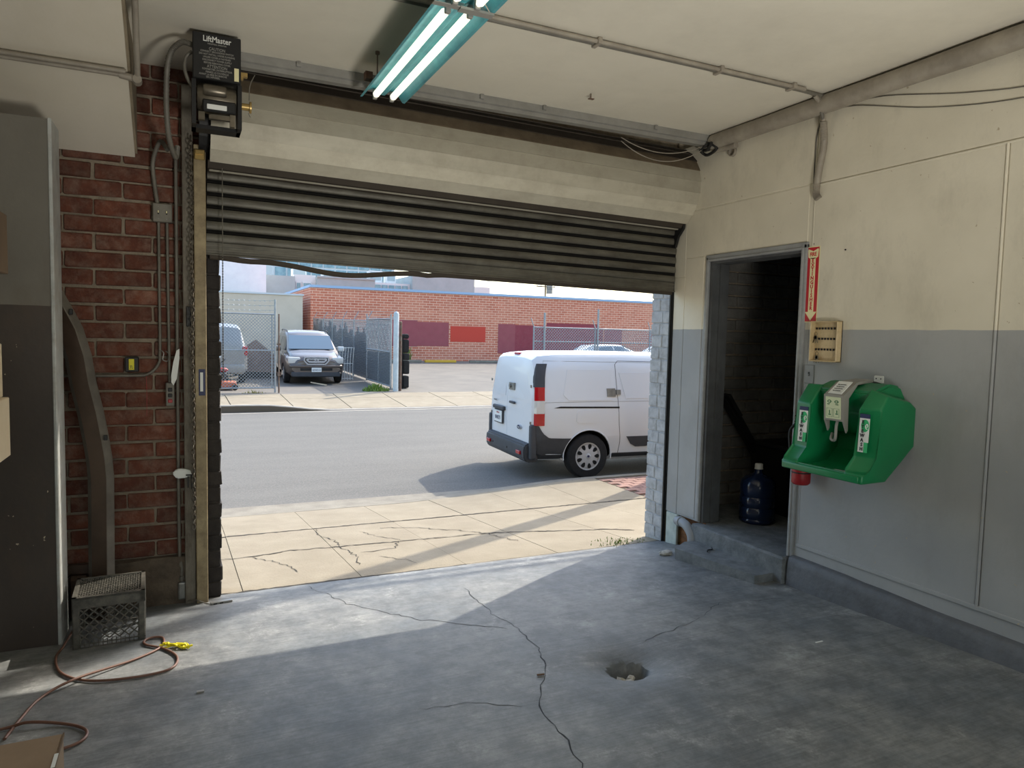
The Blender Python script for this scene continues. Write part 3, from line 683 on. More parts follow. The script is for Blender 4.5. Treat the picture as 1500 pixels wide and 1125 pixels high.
B().tube([(-0.20,4.19,2.80),(-0.19,4.02,2.91),(-0.185,3.80,3.06)], 0.01, n=8, sub=3).build('conduit', m_wallpipe, cq, smooth=60)
B().tube([(-0.27,4.165,2.815),(-0.19,4.165,2.805)], 0.018, n=10, sub=1).cyl((-0.19,4.14,2.80),(-0.19,4.195,2.80), 0.022, n=12).build('elbow_fitting', m_conduit, cq, smooth=50)

# ------------------------------------------------------------------ posts and guides of the roller door
pt = thing('door_guide_post', 'stained cream steel guide post at the left side of the roller door', 'post', (0.107,4.70,-0.155))
B().box(-0.032,-0.03,0,0.034,0.03,2.79, bev=0.004).build('post', m_post, pt)
B().box(-0.028,-0.045,2.70,0.03,-0.03,2.76, bev=0.004).box(-0.02,-0.06,2.73,0.02,-0.045,2.75).build('bracket', m_brass, pt, label='yellowed bracket at the top')
B().box(-0.012,-0.034,1.30,0.024,-0.029,1.46, bev=0.001).build('sticker', m_navy, pt, label='worn blue and white sticker')
B().box(-0.004,-0.036,1.325,0.012,-0.033,1.44).build('sticker_panel', m_label, pt)
B().box(0.012,4.70,-0.15,0.072,4.765,2.98, bev=0.004).build('timber_strip', m_strip, label='scuffed grey timber strip standing against the brick left of the cream post', category='strip')
B().box(3.681,4.774,-0.155,3.689,4.79,2.62).box(3.668,4.786,-0.155,3.689,4.80,2.62).build('door_guide_rail', m_black, label='thin black guide rail at the right side of the roller door', category='rail')

# ------------------------------------------------------------------ roller door
DT = 0.018   # the door hangs a little lower to the right
rd = thing('roller_door', 'grimy steel roller shutter door hanging half open, coiled at the top', 'roller door', (0.143, 4.762, 2.0))
rd.rotation_euler = (0, DT, 0)
RL = 3.53
def slat_mesh():
    b = B()
    pr = [(0.010,0.0),(-0.010,0.004),(-0.016,0.012),(-0.018,0.03),(-0.016,0.046),(-0.010,0.055),(0.010,0.057),(0.010,0.0625),(-0.006,0.064),(-0.006,0.068),(0.010,0.0695),(0.010,0.0755),(0.014,0.0755),(0.014,0.0)]
    b.prism(pr, lambda u, v, d: (d, u, v), 0.0, RL)
    me = b.mesh('slat', m_slat, 50); me.materials.append(m_dark)
    for f in me.polygons:
        if f.center.y > -0.0085 and abs(f.normal.x) < 0.5: f.material_index = 1
    return me
sm = slat_mesh()
for i in range(10):
    o = link('slat', sm, rd, recentre=False); o.location = (0.0, 0, 0.075 + i*0.0755)
b = B(); b.box(0, -0.03, 0.0, RL, 0.012, 0.006).box(0, -0.004, 0.0, RL, 0.012, 0.082).box(0,-0.012,0.028,RL,-0.004,0.040).box(0,-0.010,0.056,RL,-0.004,0.066)
b.build('bottom_bar', m_slat, rd)
seal = B(); P = []
for i in range(61):
    t = i/60; x = 0.02 + (RL-0.05)*t
    g = 0.052*math.exp(-((t-0.235)/0.095)**2) + 0.010*math.exp(-((t-0.06)/0.03)**2) + 0.010*math.exp(-((t-0.40)/0.02)**2) - 0.004
    P.append((x, -0.012, -0.012 - g))
V = [[seal.bm.verts.new((p[0], p[1]+dy, p[2]+dz)) for dy, dz in ((-0.014,0.014),(0.014,0.014),(0.016,-0.006),(0.006,-0.018),(-0.008,-0.018),(-0.016,-0.006))] for p in P]
for a, c in zip(V, V[1:]):
    for k in range(6): seal.bm.faces.new((a[k], a[(k+1) % 6], c[(k+1) % 6], c[k]))
seal.bm.faces.new(V[0]); seal.bm.faces.new(V[-1])
seal.build('bottom_seal', m_coildark, rd, smooth=60, label='loose sagging rubber strip under the bottom bar')
# coil: facets
CY, CZL, CR = 0.058, 0.82, 0.335
nf = 24; a0 = math.radians(-86)
def arc_slat(i, mt, r=CR):
    b = B(); w = 2*PI/nf; pr = []
    c = a0 + i*w
    for k in range(5):
        a = c + w*(k/4); rr = r*math.cos(w/2)/math.cos(w*(k/4-0.5)) + 0.008*(1-k/4)
        pr.append((CY - rr*math.cos(a), CZL + rr*math.sin(a)))
    for k in (4, 0):
        a = c + w*(k/4); pr.append((CY - (r-0.012)*math.cos(a), CZL + (r-0.012)*math.sin(a)))
    b.prism(pr, lambda u, v, d: (d, u, v), 0.01, RL)
    return b.build('coil_slat', mt, rd, smooth=4)
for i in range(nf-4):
    arc_slat(i, m_coil if 1 <= i < 7 else (m_coilbrown if i == 7 else m_coildark))  # slats pale in front, one brown, dark above and at the bottom
b = B().cyl((0.02,CY,CZL),(RL-0.02,CY,CZL), 0.315, n=32); b.build('barrel', m_dark, rd)
B().cyl((-0.05,CY,CZL),(0.008,CY,CZL), 0.27, n=32).build('end_plate', m_black, rd)
b = B(); b.prism([(-0.13,0.545),(0.05,0.60),(0.05,0.50),(-0.10,0.505)], lambda u, v, d: (d, u, v), 0.0, RL-0.02)
b.build('hood_lip', m_coildark, rd, label='dark dented metal flap below the coil')
B().prism([(-0.13,0.56),(-0.12,0.50),(-0.06,0.44),(-0.03,0.36),(0.0,0.36),(0.0,0.56)], lambda u, v, d: (d, u, v), RL-0.03, RL-0.008).build('end_bracket', m_black, rd)

# pull cord in front of the shutter
pc = thing('pull_cord', 'thin beaded pull cord hanging in front of the shutter near its left end', 'cord', (0.232,4.66,1.25))
B().tube([(0,0,0.0),(0.0,0,1.45)], 0.0028, n=5, sub=1).build('cord', m_wallpipe, pc)
b = B()
for i in range(44): 
    r_ = bmesh.ops.create_icosphere(b.bm, subdivisions=1, radius=0.0048)['verts']; bmesh.ops.transform(b.bm, matrix=Matrix.Translation((0,0,0.02+i*0.0165)), verts=r_)
b.build('beads', m_black, pc, kind='stuff')

# hand chain
hc = thing('hand_chain', 'steel hoist chain hanging down beside the cream post', 'chain', (0.062,4.64,0.33))
lb = B(); lb.tube([(0.009,0,0.0),(0.009,0,0.018),(0,0,0.028),(-0.009,0,0.018),(-0.009,0,0.0),(0,0,-0.010)], 0.0032, n=5, sub=2, closed=True)
lm = lb.mesh('link', m_chain, 60)
N_L = 82
for i in range(N_L):
    o = link('link', lm, hc, recentre=False); o.location = (0.003*math.sin(i*0.3), 0, 0.01 + i*0.0285); o.rotation_euler = (0, 0, (PI/2 if i % 2 else 0) + 0.3)
    if i % 2 and i > 40: o.location.x += 0.0

# ------------------------------------------------------------------ door operator
mo = thing('door_operator', 'black door opener box printed with cautions above its motor, hanging at the coil\'s left end', 'motor', (0.18, 4.05, 2.60))
T = Matrix.Rotation(math.radians(-3), 4, 'Y')
B().box(-0.115,0.0,0.225,0.115,0.14,0.455, bev=0.004).build('control_box', m_black, mo)
B().box(-0.12,0.02,-0.0,-0.10,0.20,0.225).box(0.10,0.02,0.0,0.12,0.20,0.225).box(-0.12,0.10,0.0,0.12,0.20,0.02).build('mounting_frame', m_black, mo)
B().lathe([(0.0,-0.095),(0.062,-0.095),(0.072,-0.08),(0.072,0.075),(0.062,0.092),(0.0,0.092)], n=28, c=(0,0.07,0.145), axis='x').build('motor', m_motor, mo, smooth=40)
B().lathe([(0.0,-0.055),(0.026,-0.055),(0.03,-0.045),(0.03,0.045),(0.026,0.055),(0.0,0.055)], n=18, c=(-0.012,0.0,0.17), axis='x').build('capacitor_cover', m_motor, mo, smooth=40)
B().box(-0.05,-0.012,0.075,0.045,0.01,0.10, bev=0.002).build('rating_plate', m_label, mo, label='white rating plate')
B().box(-0.07,-0.006,0.065,0.09,0.02,0.125, bev=0.006).build('band', m_black, mo)
B().box(-0.09,0.0,0.02,-0.06,0.03,0.06).box(-0.04,0.0,0.03,0.07,0.03,0.05).box(0.06,-0.005,0.0,0.085,0.03,0.06).build('switch_frame', m_motor, mo)
B().lathe([(0.0,-0.01),(0.018,-0.01),(0.018,0.03),(0.03,0.03),(0.03,0.04),(0.0,0.04)], n=16, c=(0.13,0.06,0.13), axis='x').build('pulley', m_brass, mo, smooth=40)
B().box(0.115,0.04,0.28,0.15,0.07,0.30).box(0.115,0.045,0.265,0.13,0.07,0.28).build('latch', m_brass, mo, label='brass latch')
B().box(0.082,-0.003,0.235,0.104,0.001,0.30).build('sticker', m_signcream, mo, label='cream sticker')
lines = [('LiftMaster', 0.040, 0.425), ('INDUSTRIAL OPERATOR', 0.010, 0.402), ('CAUTION', 0.021, 0.378), ('CONNECT GROUNDING SWITCH', 0.0125, 0.363), ('DO NOT INSTALL UNDER RUNNING', 0.0125, 0.349),
         ('UNLESS COVER IS FASTENED', 0.0125, 0.335), ('DISCONNECT POWER SUPPLY', 0.0125, 0.321), ('BEFORE REMOVING COVER', 0.0125, 0.307), ('ATTENTION', 0.021, 0.290),
         ('CONNECTER L\'INTERRUPTEUR', 0.0125, 0.275), ('FERMEZ LE COUVERCLE', 0.0125, 0.261), ('AVANT LA MISE EN MARCHE', 0.0125, 0.248), ('DE L\'APPAREIL', 0.0125, 0.236)]
for s_, sz, zz in lines:
    text(s_, sz, frame((0.0 if zz > 0.25 else -0.02, -0.0008, zz), (1,0,0), (0,0,1)), 'lettering', m_white if sz > 0.03 else m_greyplastic, mo, bold=0.0006 if sz > 0.03 else 0.0002, sx=0.82)
B().tube([(-0.115,0.05,0.40),(-0.17,0.05,0.40),(-0.225,0.10,0.33),(-0.24,0.20,0.15),(-0.23,0.30,-0.02),(-0.20,0.45,-0.09),(-0.19,0.50,-0.02)], 0.012, n=10, sub=22, rfn=lambda t, i: 0.0125+0.003*(i % 2)).build('flexible_hose', m_wallpipe, mo, smooth=60, label='ribbed metal hose')
B().tube([(-0.115,0.06,0.37),(-0.145,0.07,0.34),(-0.15,0.07,0.27),(-0.12,0.07,0.20),(-0.09,0.06,0.165)], 0.009, n=8, sub=6).build('cable', m_wallpipe, mo, smooth=60)
B().tube([(0.19,0.08,0.31),(0.165,0.08,0.25),(0.16,0.07,0.17)], 0.0025, n=5).tube([(0.155,0.06,0.10),(0.165,0.06,0.08)], 0.002, n=5).build('wire', m_wallpipe, mo, smooth=60)

# ------------------------------------------------------------------ things on the brick wall
sb = thing('switch_box', 'grey steel box with two light switches high on the brick wall', 'switch', (-0.093,4.766,2.172))
B().box(-0.052,-0.045,0,0.052,0,0.108, bev=0.004).build('box', m_wallpipe, sb)
for x in (-0.022, 0.022):
    f_ = B().box(x-0.004,-0.047,0.044,x+0.004,-0.0455,0.066).build('switch_slot', m_black, sb)
    B().box(x-0.0028,-0.058,0.052,x+0.0028,-0.045,0.064).build('toggle', m_signcream, sb)
    B().cyl((x,-0.046,0.018),(x,-0.0445,0.018),0.003,n=8).cyl((x,-0.046,0.09),(x,-0.0445,0.09),0.003,n=8).build('screw', m_steel, sb)
B().tube([(-0.12,4.75,2.28),(-0.135,4.75,2.40),(-0.14,4.73,2.52),(-0.10,4.65,2.62),(-0.06,4.58,2.56)], 0.011, n=8, sub=20, rfn=lambda t, i: 0.011+0.0025*(i % 2)).build('flexible_conduit', m_wallpipe, smooth=60, label='thin ribbed conduit rising from the switch box beside the opener hose', category='conduit')
c1 = B().tube([(-0.115,4.752,2.175),(-0.115,4.752,1.8),(-0.115,4.752,1.42),(-0.125,4.752,1.33),(-0.18,4.752,1.272),(-0.27,4.752,1.262),(-0.7,4.752,1.262),(-0.95,4.752,1.262)], 0.0085, n=8, sub=8)
c1.build('wall_conduit', m_wallpipe, smooth=60, label='thin conduit dropping from the switch box and bending left along the brick', category='conduit')
B().tube([(-0.07,4.752,2.175),(-0.068,4.752,1.7),(-0.064,4.752,1.223)], 0.0085, n=8, sub=2).build('wall_conduit', m_wallpipe, smooth=60, label='straight conduit between the switch box and the push button box', category='conduit')
tc = thing('tall_conduit', 'tall grey conduit standing against the grey timber strip', 'conduit', (-0.008,4.745,-0.14))
B().tube([(0.0,0,0.10),(0.0,0,0.25),(-0.012,0,0.45),(-0.012,0,2.7)], 0.0105, n=8, sub=6).build('conduit', m_wallpipe, tc, smooth=60)
B().tube([(0,0,0.135),(0,0,0.16)], 0.016, n=10, sub=1).build('coupling', m_wallpipe, tc, smooth=60)
B().box(-0.022,-0.025,0.015,0.026,0.018,0.125, bev=0.01, seg=2).build('fitting', m_steel, tc, label='rounded fitting at the foot')
B().tube([(0.02,4.71,-0.13),(0.07,4.66,-0.115),(0.12,4.63,-0.13),(0.17,4.60,-0.138)], 0.004, n=6).build('sensor_cable', m_wallpipe, smooth=60, label='short grey cable on the floor by the foot of the cream post', category='cable')
ob = thing('sensor_bracket', 'small pale metal sensor bracket lying on the floor at the threshold', 'bracket', (0.21,4.60,zf(0.2,4.6)), 0.12)
B().box(-0.06,-0.014,0,0.065,0.014,0.014, bev=0.003).build('bar', m_steel, ob)
B().box(-0.045,-0.0155,0.003,-0.025,-0.013,0.010).box(-0.01,-0.0155,0.003,0.01,-0.013,0.010).build('slot', m_black, ob)
yb = thing('photo_sensor', 'small black box with a yellow face fixed to the brick wall', 'sensor', (-0.264,4.766,1.285))
B().box(-0.036,-0.03,0,0.036,0.006,0.088, bev=0.004).build('housing', m_black, yb)
B().box(-0.016,-0.034,0.012,0.012,-0.029,0.076, bev=0.001).build('face', m_yellow, yb, label='yellow face')
text('29', 0.022, frame((-0.002,-0.0345,0.028),(0,0,1),(-1,0,0)), 'lettering', m_textblack, yb)
pb = thing('push_button_box', 'narrow grey push button box with two black buttons and one red', 'control box', (-0.062,4.764,1.078))
B().box(-0.024,-0.04,0,0.024,0,0.142, bev=0.004).build('box', m_wallpipe, pb)
for z_, m_ in ((0.100, m_black), (0.066, m_black), (0.032, m_red)):
    B().box(-0.012,-0.046,z_-0.011,0.012,-0.038,z_+0.011, bev=0.003).build('button', m_, pb, **({'label': 'red stop button'} if m_ is m_red else {}))
b = B(); b.prism([(0,0),(0.012,-0.02),(0.03,0.02),(0.045,0.14),(0.046,0.20),(0.03,0.19),(0.012,0.12),(0.0,0.04)], lambda u, v, d: (-0.055+u, d, 1.225+v), 4.70, 4.715)
b.build('hanging_tag', m_label, label='white pointed tag hanging just above the push button box', category='tag')
B().tube([(-0.12,4.74,1.42),(-0.095,4.73,1.40),(-0.10,4.73,1.36),(-0.075,4.73,1.35),(-0.066,4.73,1.39),(-0.085,4.74,1.41)], 0.003, n=5).build('wire_curl', m_steel, smooth=60, label='loose curl of pale wire on the conduit above the push button box', category='wire')
B().tube([(-0.19,4.75,1.27),(-0.188,4.755,1.15),(-0.19,4.755,1.02)], 0.0015, n=4).build('red_thread', m_red, label='thin red thread hanging from the bent conduit', category='thread')
cl = thing('chain_holder', 'pale pointed bag clipped to the timber strip beside the chain', 'bag', (0.0,4.69,0.655))
b = B(); b.prism([(-0.055,0.02),(-0.03,0.045),(0.01,0.045),(0.05,0.03),(0.055,0.005),(0.02,-0.01),(-0.03,-0.012)], lambda u, v, d: (u, d, v), -0.02, 0.02)
bmesh.ops.bevel(b.bm, geom=b.bm.edges[:], offset=0.006, segments=2, affect='EDGES'); b.build('bag', m_label, cl, smooth=60)
B().box(0.028,-0.024,-0.07,0.036,-0.016,0.0).box(0.048,-0.024,-0.08,0.056,-0.016,0.01).box(0.02,-0.026,0.004,0.065,-0.016,0.012).build('clip', m_black, cl)
B().cyl((0.043,4.697,1.62),(0.043,4.67,1.62),0.012,n=10).box(0.03,4.69,1.56,0.056,4.70,1.68,bev=0.003).build('chain_hook', m_black, label='small dark hook plate on the timber strip halfway up', category='hook')

# curved panel leaning in the corner
fp = thing('curved_panel', 'tall curved brown vehicle panel leaning in the corner against the brick', 'panel', (-0.40,4.56,-0.13))
cl_ = [(-0.235,1.90),(-0.187,1.87),(-0.134,1.76),(-0.094,1.67),(-0.055,1.52),(-0.034,1.367),(0.0,1.20),(0.022,1.058),(0.038,0.94),(0.046,0.823),(0.044,0.55),(0.042,0.278),(0.040,0.0)]
def sweep(offs, y0, y1, name, mt, **k):
    b = B(); R = []
    for i, (x, z) in enumerate(cl_):
        p = Vector(cl_[max(i-1,0)]); q = Vector(cl_[min(i+1,len(cl_)-1)]); d = (q-p).normalized(); n = Vector((-d.y, d.x))
        if n.x > 0: n = -n
        R.append([b.bm.verts.new((x+n.x*o, y, z+n.y*o)) for (o, y) in ((offs[0],y0),(offs[1],y1),(offs[1],y1+0.008),(offs[0],y0+0.008))])
    for a, c in zip(R, R[1:]):
        for k_ in range(4): b.bm.faces.new((a[k_], a[(k_+1) % 4], c[(k_+1) % 4], c[k_]))
    b.bm.faces.new(R[0]); b.bm.faces.new(R[-1])
    return b.build(name, mt, fp, smooth=35, **k)
sweep((0.0,0.030), 0.035, 0.0, 'outer_flange', m_fenderedge)
sweep((0.030,0.036), 0.0, -0.004, 'rib', m_fenderedge)
sweep((0.036,0.112), -0.002, 0.012, 'web', m_fender)
sweep((0.112,0.130), 0.012, 0.03, 'inner_flange', m_fenderedge)
for i in (2, 7):
    x, z = cl_[i]; B().box(x-0.022,-0.004,z-0.02,x-0.002,0.006,z+0.01, bev=0.002).build('clip', m_black, fp)
B().bar((-0.62,4.66,0.16),(-0.47,4.66,0.15), 0.03, 0.05).box(-0.60,4.62,-0.13,-0.49,4.70,0.12,bev=0.02).build('car_part', m_fender, label='dark brown car part on the floor between pillar and curved panel', category='car part')

# milk crate
mc = thing('milk_crate', 'black plastic milk crate standing upside down on the floor by the brick wall', 'crate', (-0.352,4.255,-0.098), math.radians(2))
CX, CYd, CH = 0.165, 0.165, 0.27
def lattice(nu, nv, w, h, fn, bar, th):
    b = B()
    def clip(a, c):
        return a, c
    su = w/nu; sv = h/nv
    for i in range(-nv, nu+1):
        for s_ in (1, -1):
            pts = []
            for j in range(nv+1):
                u = (i + j)*su if s_ == 1 else (i + nv - j)*su
                pts.append((u, j*sv))
            seg = [p for p in pts if -1e-6 <= p[0] <= w+1e-6]
            if len(seg) > 1: b.bar(fn(*seg[0]), fn(*seg[-1]), bar, th)
    return b
for s_ in (-1, 1):
    for t_ in (-1, 1):
        B().box(s_*CX-(0.0 if s_ < 0 else 0.035), t_*CYd-(0.0 if t_ < 0 else 0.035), 0, s_*CX+(0.035 if s_ < 0 else 0), t_*CYd+(0.035 if t_ < 0 else 0), CH, bev=0.006).build('corner_post', m_crate, mc)
def ring(z0, z1, t, name):
    b = B().box(-CX,-CYd,z0,CX,-CYd+t,z1).box(-CX,CYd-t,z0,CX,CYd,z1).box(-CX,-CYd,z0,-CX+t,CYd,z1).box(CX-t,-CYd,z0,CX,CYd,z1); return b.build(name, m_crate, mc)
ring(CH-0.055, CH, 0.008, 'rim'); ring(0, 0.012, 0.008, 'rim')
ring(CH-0.006, CH+0.004, 0.020, 'rim')
for fn in (lambda u, v: (-CX+0.03+u, -CYd+0.005, 0.045+v), lambda u, v: (-CX+0.03+u, CYd-0.005, 0.045+v)):
    lattice(6, 4, 0.27, 0.17, fn, 0.006, 0.006).build('side_lattice', m_crate, mc)
for fn in (lambda u, v: (-CX+0.005, -CYd+0.03+u, 0.045+v), lambda u, v: (CX-0.005, -CYd+0.03+u, 0.045+v)):
    lattice(6, 4, 0.27, 0.17, fn, 0.006, 0.006).build('side_lattice', m_crate, mc)
b = lattice(13, 10, 0.30, 0.30, lambda u, v: (-0.15+u, -0.15+v, CH-0.006), 0.0062, 0.012); b.build('top_lattice', m_crate, mc, kind='stuff')
b = B()
for i in range(14):
    x = -0.13 + i*0.02; b.box(x-0.002,-CYd,0.012,x+0.002,-CYd+0.006,0.045)
b.box(-CX,-CYd,0.026,CX,-CYd+0.006,0.031); b.build('bottom_grille', m_crate, mc)

# cord and yellow strap
cord = [(-0.51,4.33),(-0.556,4.15),(-0.569,3.99),(-0.519,3.783),(-0.395,3.642),(-0.199,3.595),(-0.058,3.63),(-0.030,3.76),(-0.092,3.90),(-0.175,3.99),(-0.185,4.055),(-0.144,4.085),(-0.098,4.05),(-0.108,3.925),(-0.225,3.811),(-0.449,3.651),(-0.563,3.537),(-0.606,3.353),(-0.63,3.2)]
P = [(x, y, zf(x, y)+0.008+(0.014 if i in (15,) else 0)) for i, (x, y) in enumerate(cord)]
P[0] = (P[0][0], P[0][1], P[0][2]+0.06)
B().tube(P, 0.0062, n=8, sub=10).build('extension_cord', m_cord, smooth=60, label='orange brown extension cord looped on the floor in front of the crate', category='cord')
c2 = [(-1.0,3.25),(-0.661,3.289),(-0.569,3.283),(-0.448,3.244),(-0.364,3.165),(-0.347,3.095),(-0.378,3.042),(-0.46,3.01),(-0.60,2.95),(-0.75,2.80)]
B().tube([(x, y, zf(x, y)+0.009+(0.012 if i == 2 else 0)) for i, (x, y) in enumerate(c2)], 0.0062, n=8, sub=10).build('extension_cord', m_cord, smooth=60, label='brown cord bending in a single loop beside the cardboard box at lower left', category='cord')
b = B(); random.seed(5)
for k in range(4):
    pp_ = [(-0.10+0.13*t+random.uniform(-.012,.012), 3.925-0.05*t+random.uniform(-.02,.02), zf(0,3.9)+0.008+random.uniform(0,0.016)) for t in frange(0,1,7)]
    b.tube(pp_, 0.006, n=6, sub=4)
b.build('yellow_strap', m_yellow, smooth=60, label='crumpled yellow strap lying on the sunlit floor beside the cord', category='strap')

fw_ = thing('flood_lamp', 'yellow flood lamp on a low tripod standing behind the viewer, turned to the ceiling', 'lamp', (1.3, -0.42, 0.0))  # lamp body added around the ceiling fill spot
for a in (0, 2.1, 4.2): B().tube([(0,0,0.20),(0.2*math.cos(a),0.2*math.sin(a),0.01)], 0.012, n=6, sub=1).build('leg', m_black, fw_)
B().tube([(0,0,0.16),(0,0,0.28)], 0.014, n=8, sub=1).build('pole', m_black, fw_)
B().box(-0.16,-0.10,0.26,0.16,0.02,0.34,bev=0.01).build('housing', m_yellow, fw_)

# cardboard boxes at the left
bx = thing('cardboard_box', 'brown cardboard box on the floor at the lower left corner of the view', 'box', (-0.60,2.10,0.0), math.radians(0))
B().box(-0.30,-0.28,0,0.275,0.285,0.345, bev=0.004).build('body', m_card, bx)
B().box(-0.301,-0.03,0.3455,0.265,0.05,0.3475).build('tape', mat('brown_tape', H(140,112,82), 0.35), bx, label='strip of brown tape')
B().box(0.2735,-0.28,0.335,0.2775,0.285,0.3465).build('flap_edge', m_carddark, bx)
B().box(0.268,0.10,0.3465,0.278,0.17,0.3475).build('mark', m_label, bx, label='small white scuff')
rk = thing('shelf_rack', 'steel rack at the left edge holding the cardboard boxes', 'rack', (-1.10,3.0,0))
for x in (-0.28, 0.28):
    for y in (-0.35, 0.35): B().box(x-0.02,y-0.02,-0.06,x+0.02,y+0.02,2.1).build('upright', m_rack, rk)
for z_ in (1.02, 1.72): B().box(-0.29,-0.37,z_,0.29,0.37,z_+0.02).build('shelf', m_rack, rk)
def cbox(x0, y0, z0, x1, y1, z1, mt, lbl):
    t = thing('cardboard_box', lbl, 'box', ((x0+x1)/2, (y0+y1)/2, z0))
    w = (x1-x0)/2; d = (y1-y0)/2; h = z1-z0
    B().box(-w,-d,0,w,d,h, bev=0.003).build('body', mt, t)
    B().box(-w,-0.025,h,w,0.025,h+0.001).build('tape', m_carddark, t)
cbox(-1.15,2.85,1.04,-0.605,3.30,1.268, m_cardpale, 'pale cardboard box with its corner showing on the rack\'s lower shelf')
cbox(-1.15,2.85,1.269,-0.625,3.30,1.475, m_cardpale, 'pale cardboard box stacked on top of the lower pale box')
cbox(-1.15,2.85,1.74,-0.598,3.30,1.965, m_carddark, 'dark brown cardboard box on the rack\'s upper shelf')

# ------------------------------------------------------------------ ceiling lamp
lamp = thing('fluorescent_lamp', 'turquoise strip lamp with two lit tubes hanging below the ceiling', 'lamp', (1.075, 4.165, 2.90), math.radians(0))
def refl(y0, y1, nm='reflector'):
    b = B()
    pr = [(-0.132,0.0),(-0.118,0.002),(-0.085,0.045),(-0.06,0.050),(-0.035,0.050),(-0.012,0.028),(0.012,0.028),(0.035,0.050),(0.06,0.050),(0.085,0.045),(0.118,0.002),(0.132,0.0),
          (0.120,0.010),(0.088,0.052),(0.05,0.058),(0.05,0.085),(-0.05,0.085),(-0.05,0.058),(-0.088,0.052),(-0.120,0.010)]
    b.prism(pr, lambda u, v, d: (u, d, v), y0, y1)
    return b.build(nm, m_turq, lamp)
refl(-1.30, 0.0); refl(-2.62, -1.32)
B().box(-0.133,-1.325,-0.004,0.133,-1.295,0.001).box(-0.02,-1.33,-0.01,0.13,-1.29,0.0).build('joint_strap', m_greyplastic, lamp)
for k in (0, 1):
    for x in (-0.05, 0.05):
        y0 = -0.03 - k*1.32
        B().lathe([(0.0,0),(0.012,0),(0.015,-0.012),(0.019,-0.02),(0.019,-1.18),(0.015,-1.19),(0.0,-1.20)], n=14, c=(x,y0,0.012), axis='y').build('tube', m_tube, lamp, smooth=50, label='lit fluorescent tube')
        for yy in (y0+0.012, y0-1.222):
            B().box(x-0.012,yy-0.012,-0.008,x+0.012,yy+0.010,0.045,bev=0.003).build('socket', m_greyplastic, lamp)
B().cyl((-0.09,-0.23,0.05),(-0.09,-0.23,0.18),0.004,n=6).cyl((-0.09,-0.23,0.165),(-0.09,-0.23,0.18),0.012,n=10).box(-0.14,-0.17,0.05,-0.10,-0.12,0.09).build('hanger', m_rust, lamp)
B().cyl((0.09,-1.0,0.05),(0.09,-1.0,0.18),0.004,n=6).cyl((-0.09,-2.0,0.05),(-0.09,-2.0,0.18),0.004,n=6).build('hanger', m_rust, lamp)
B().cyl((2.35,3.95,3.08),(2.35,3.95,3.045),0.004,n=6).box(2.335,3.94,3.045,2.37,3.96,3.05).build('ceiling_hook', m_rust, label='tiny rusty hook in the ceiling above the shutter coil', category='hook')

# ------------------------------------------------------------------ eyewash station and things on the right wall
ew = thing('eyewash_station', 'green wall-mounted eyewash station with a grey hood and open basin', 'eyewash', (3.69, 2.852, 0.80))
# local: x = -(distance from wall), y along wall, z up
Wd = 0.280
side = [(0.43,0.0),(0.43,0.050),(0.41,0.060),(0.347,0.130),(0.337,0.395),(0.25,0.505),(0.05,0.465),(0.0,0.40),(0.0,0.18),(0.10,0.13),(0.23,0.0)]
def cheek(s_):
    b = B(); y0 = s_*Wd; y1 = s_*(Wd-0.118)
    P0 = [(-(u*(0.89 if s_ < 0 else 0.975) if u > 0.3 and v > 0.055 else u), y0, v - (0.035 if v > 0.45 and s_ < 0 else 0)) for u, v in side]; P1 = [(-u, y1, v) for u, v in side]
    # taper the outer face a little towards the wall
    P0 = [(x, y - s_*0.018*(1+x/0.43) , z) for (x, y, z) in P0]
    a = [b.bm.verts.new(p) for p in P0]; c = [b.bm.verts.new(p) for p in P1]; n = len(a)
    b.bm.faces.new(a); b.bm.faces.new(c[::-1])
    for i in range(n): b.bm.faces.new((a[i], c[i], c[(i+1) % n], a[(i+1) % n]))
    bmesh.ops.bevel(b.bm, geom=b.bm.edges[:], offset=0.012, segments=3, affect='EDGES', profile=0.5)
    return b
cheek(1).build('cheek', m_green, ew, smooth=50); cheek(-1).build('cheek', m_green, ew, smooth=50)
b = B()
# basin: lip, sloping floor, back wall, sump
pr = [(0.43,0.0),(0.43,0.048),(0.405,0.052),(0.37,0.035),(0.16,0.05),(0.10,0.12),(0.08,0.30),(0.0,0.30),(0.0,0.18),(0.10,0.13),(0.23,0.0)]
b.prism(pr, lambda u, v, d: (-u, d, v), -Wd+0.05, Wd-0.05)
bmesh.ops.bevel(b.bm, geom=[e for e in b.bm.edges if abs(e.verts[0].co.y-e.verts[1].co.y) > 0.1], offset=0.012, segments=3, affect='EDGES')
b.build('basin', m_green, ew, smooth=50)
b = B().prism([(0.27,0.485),(0.14,0.53),(0.05,0.515),(0.0,0.44),(0.0,0.25),(0.13,0.22),(0.24,0.36)], lambda u, v, d: (-u, d, v), -Wd+0.08, Wd-0.08)
bmesh.ops.bevel(b.bm, geom=b.bm.edges[:], offset=0.014, segments=3, affect='EDGES'); b.build('tank', m_green, ew, smooth=50)
b = B().box(-0.40,-Wd+0.09,0.0,-0.22,Wd-0.09,0.02); 
B().box(-0.44,-0.262,0.004,-0.425,0.262,0.044,bev=0.007,seg=2).build('front_lip', m_green, ew, smooth=50)
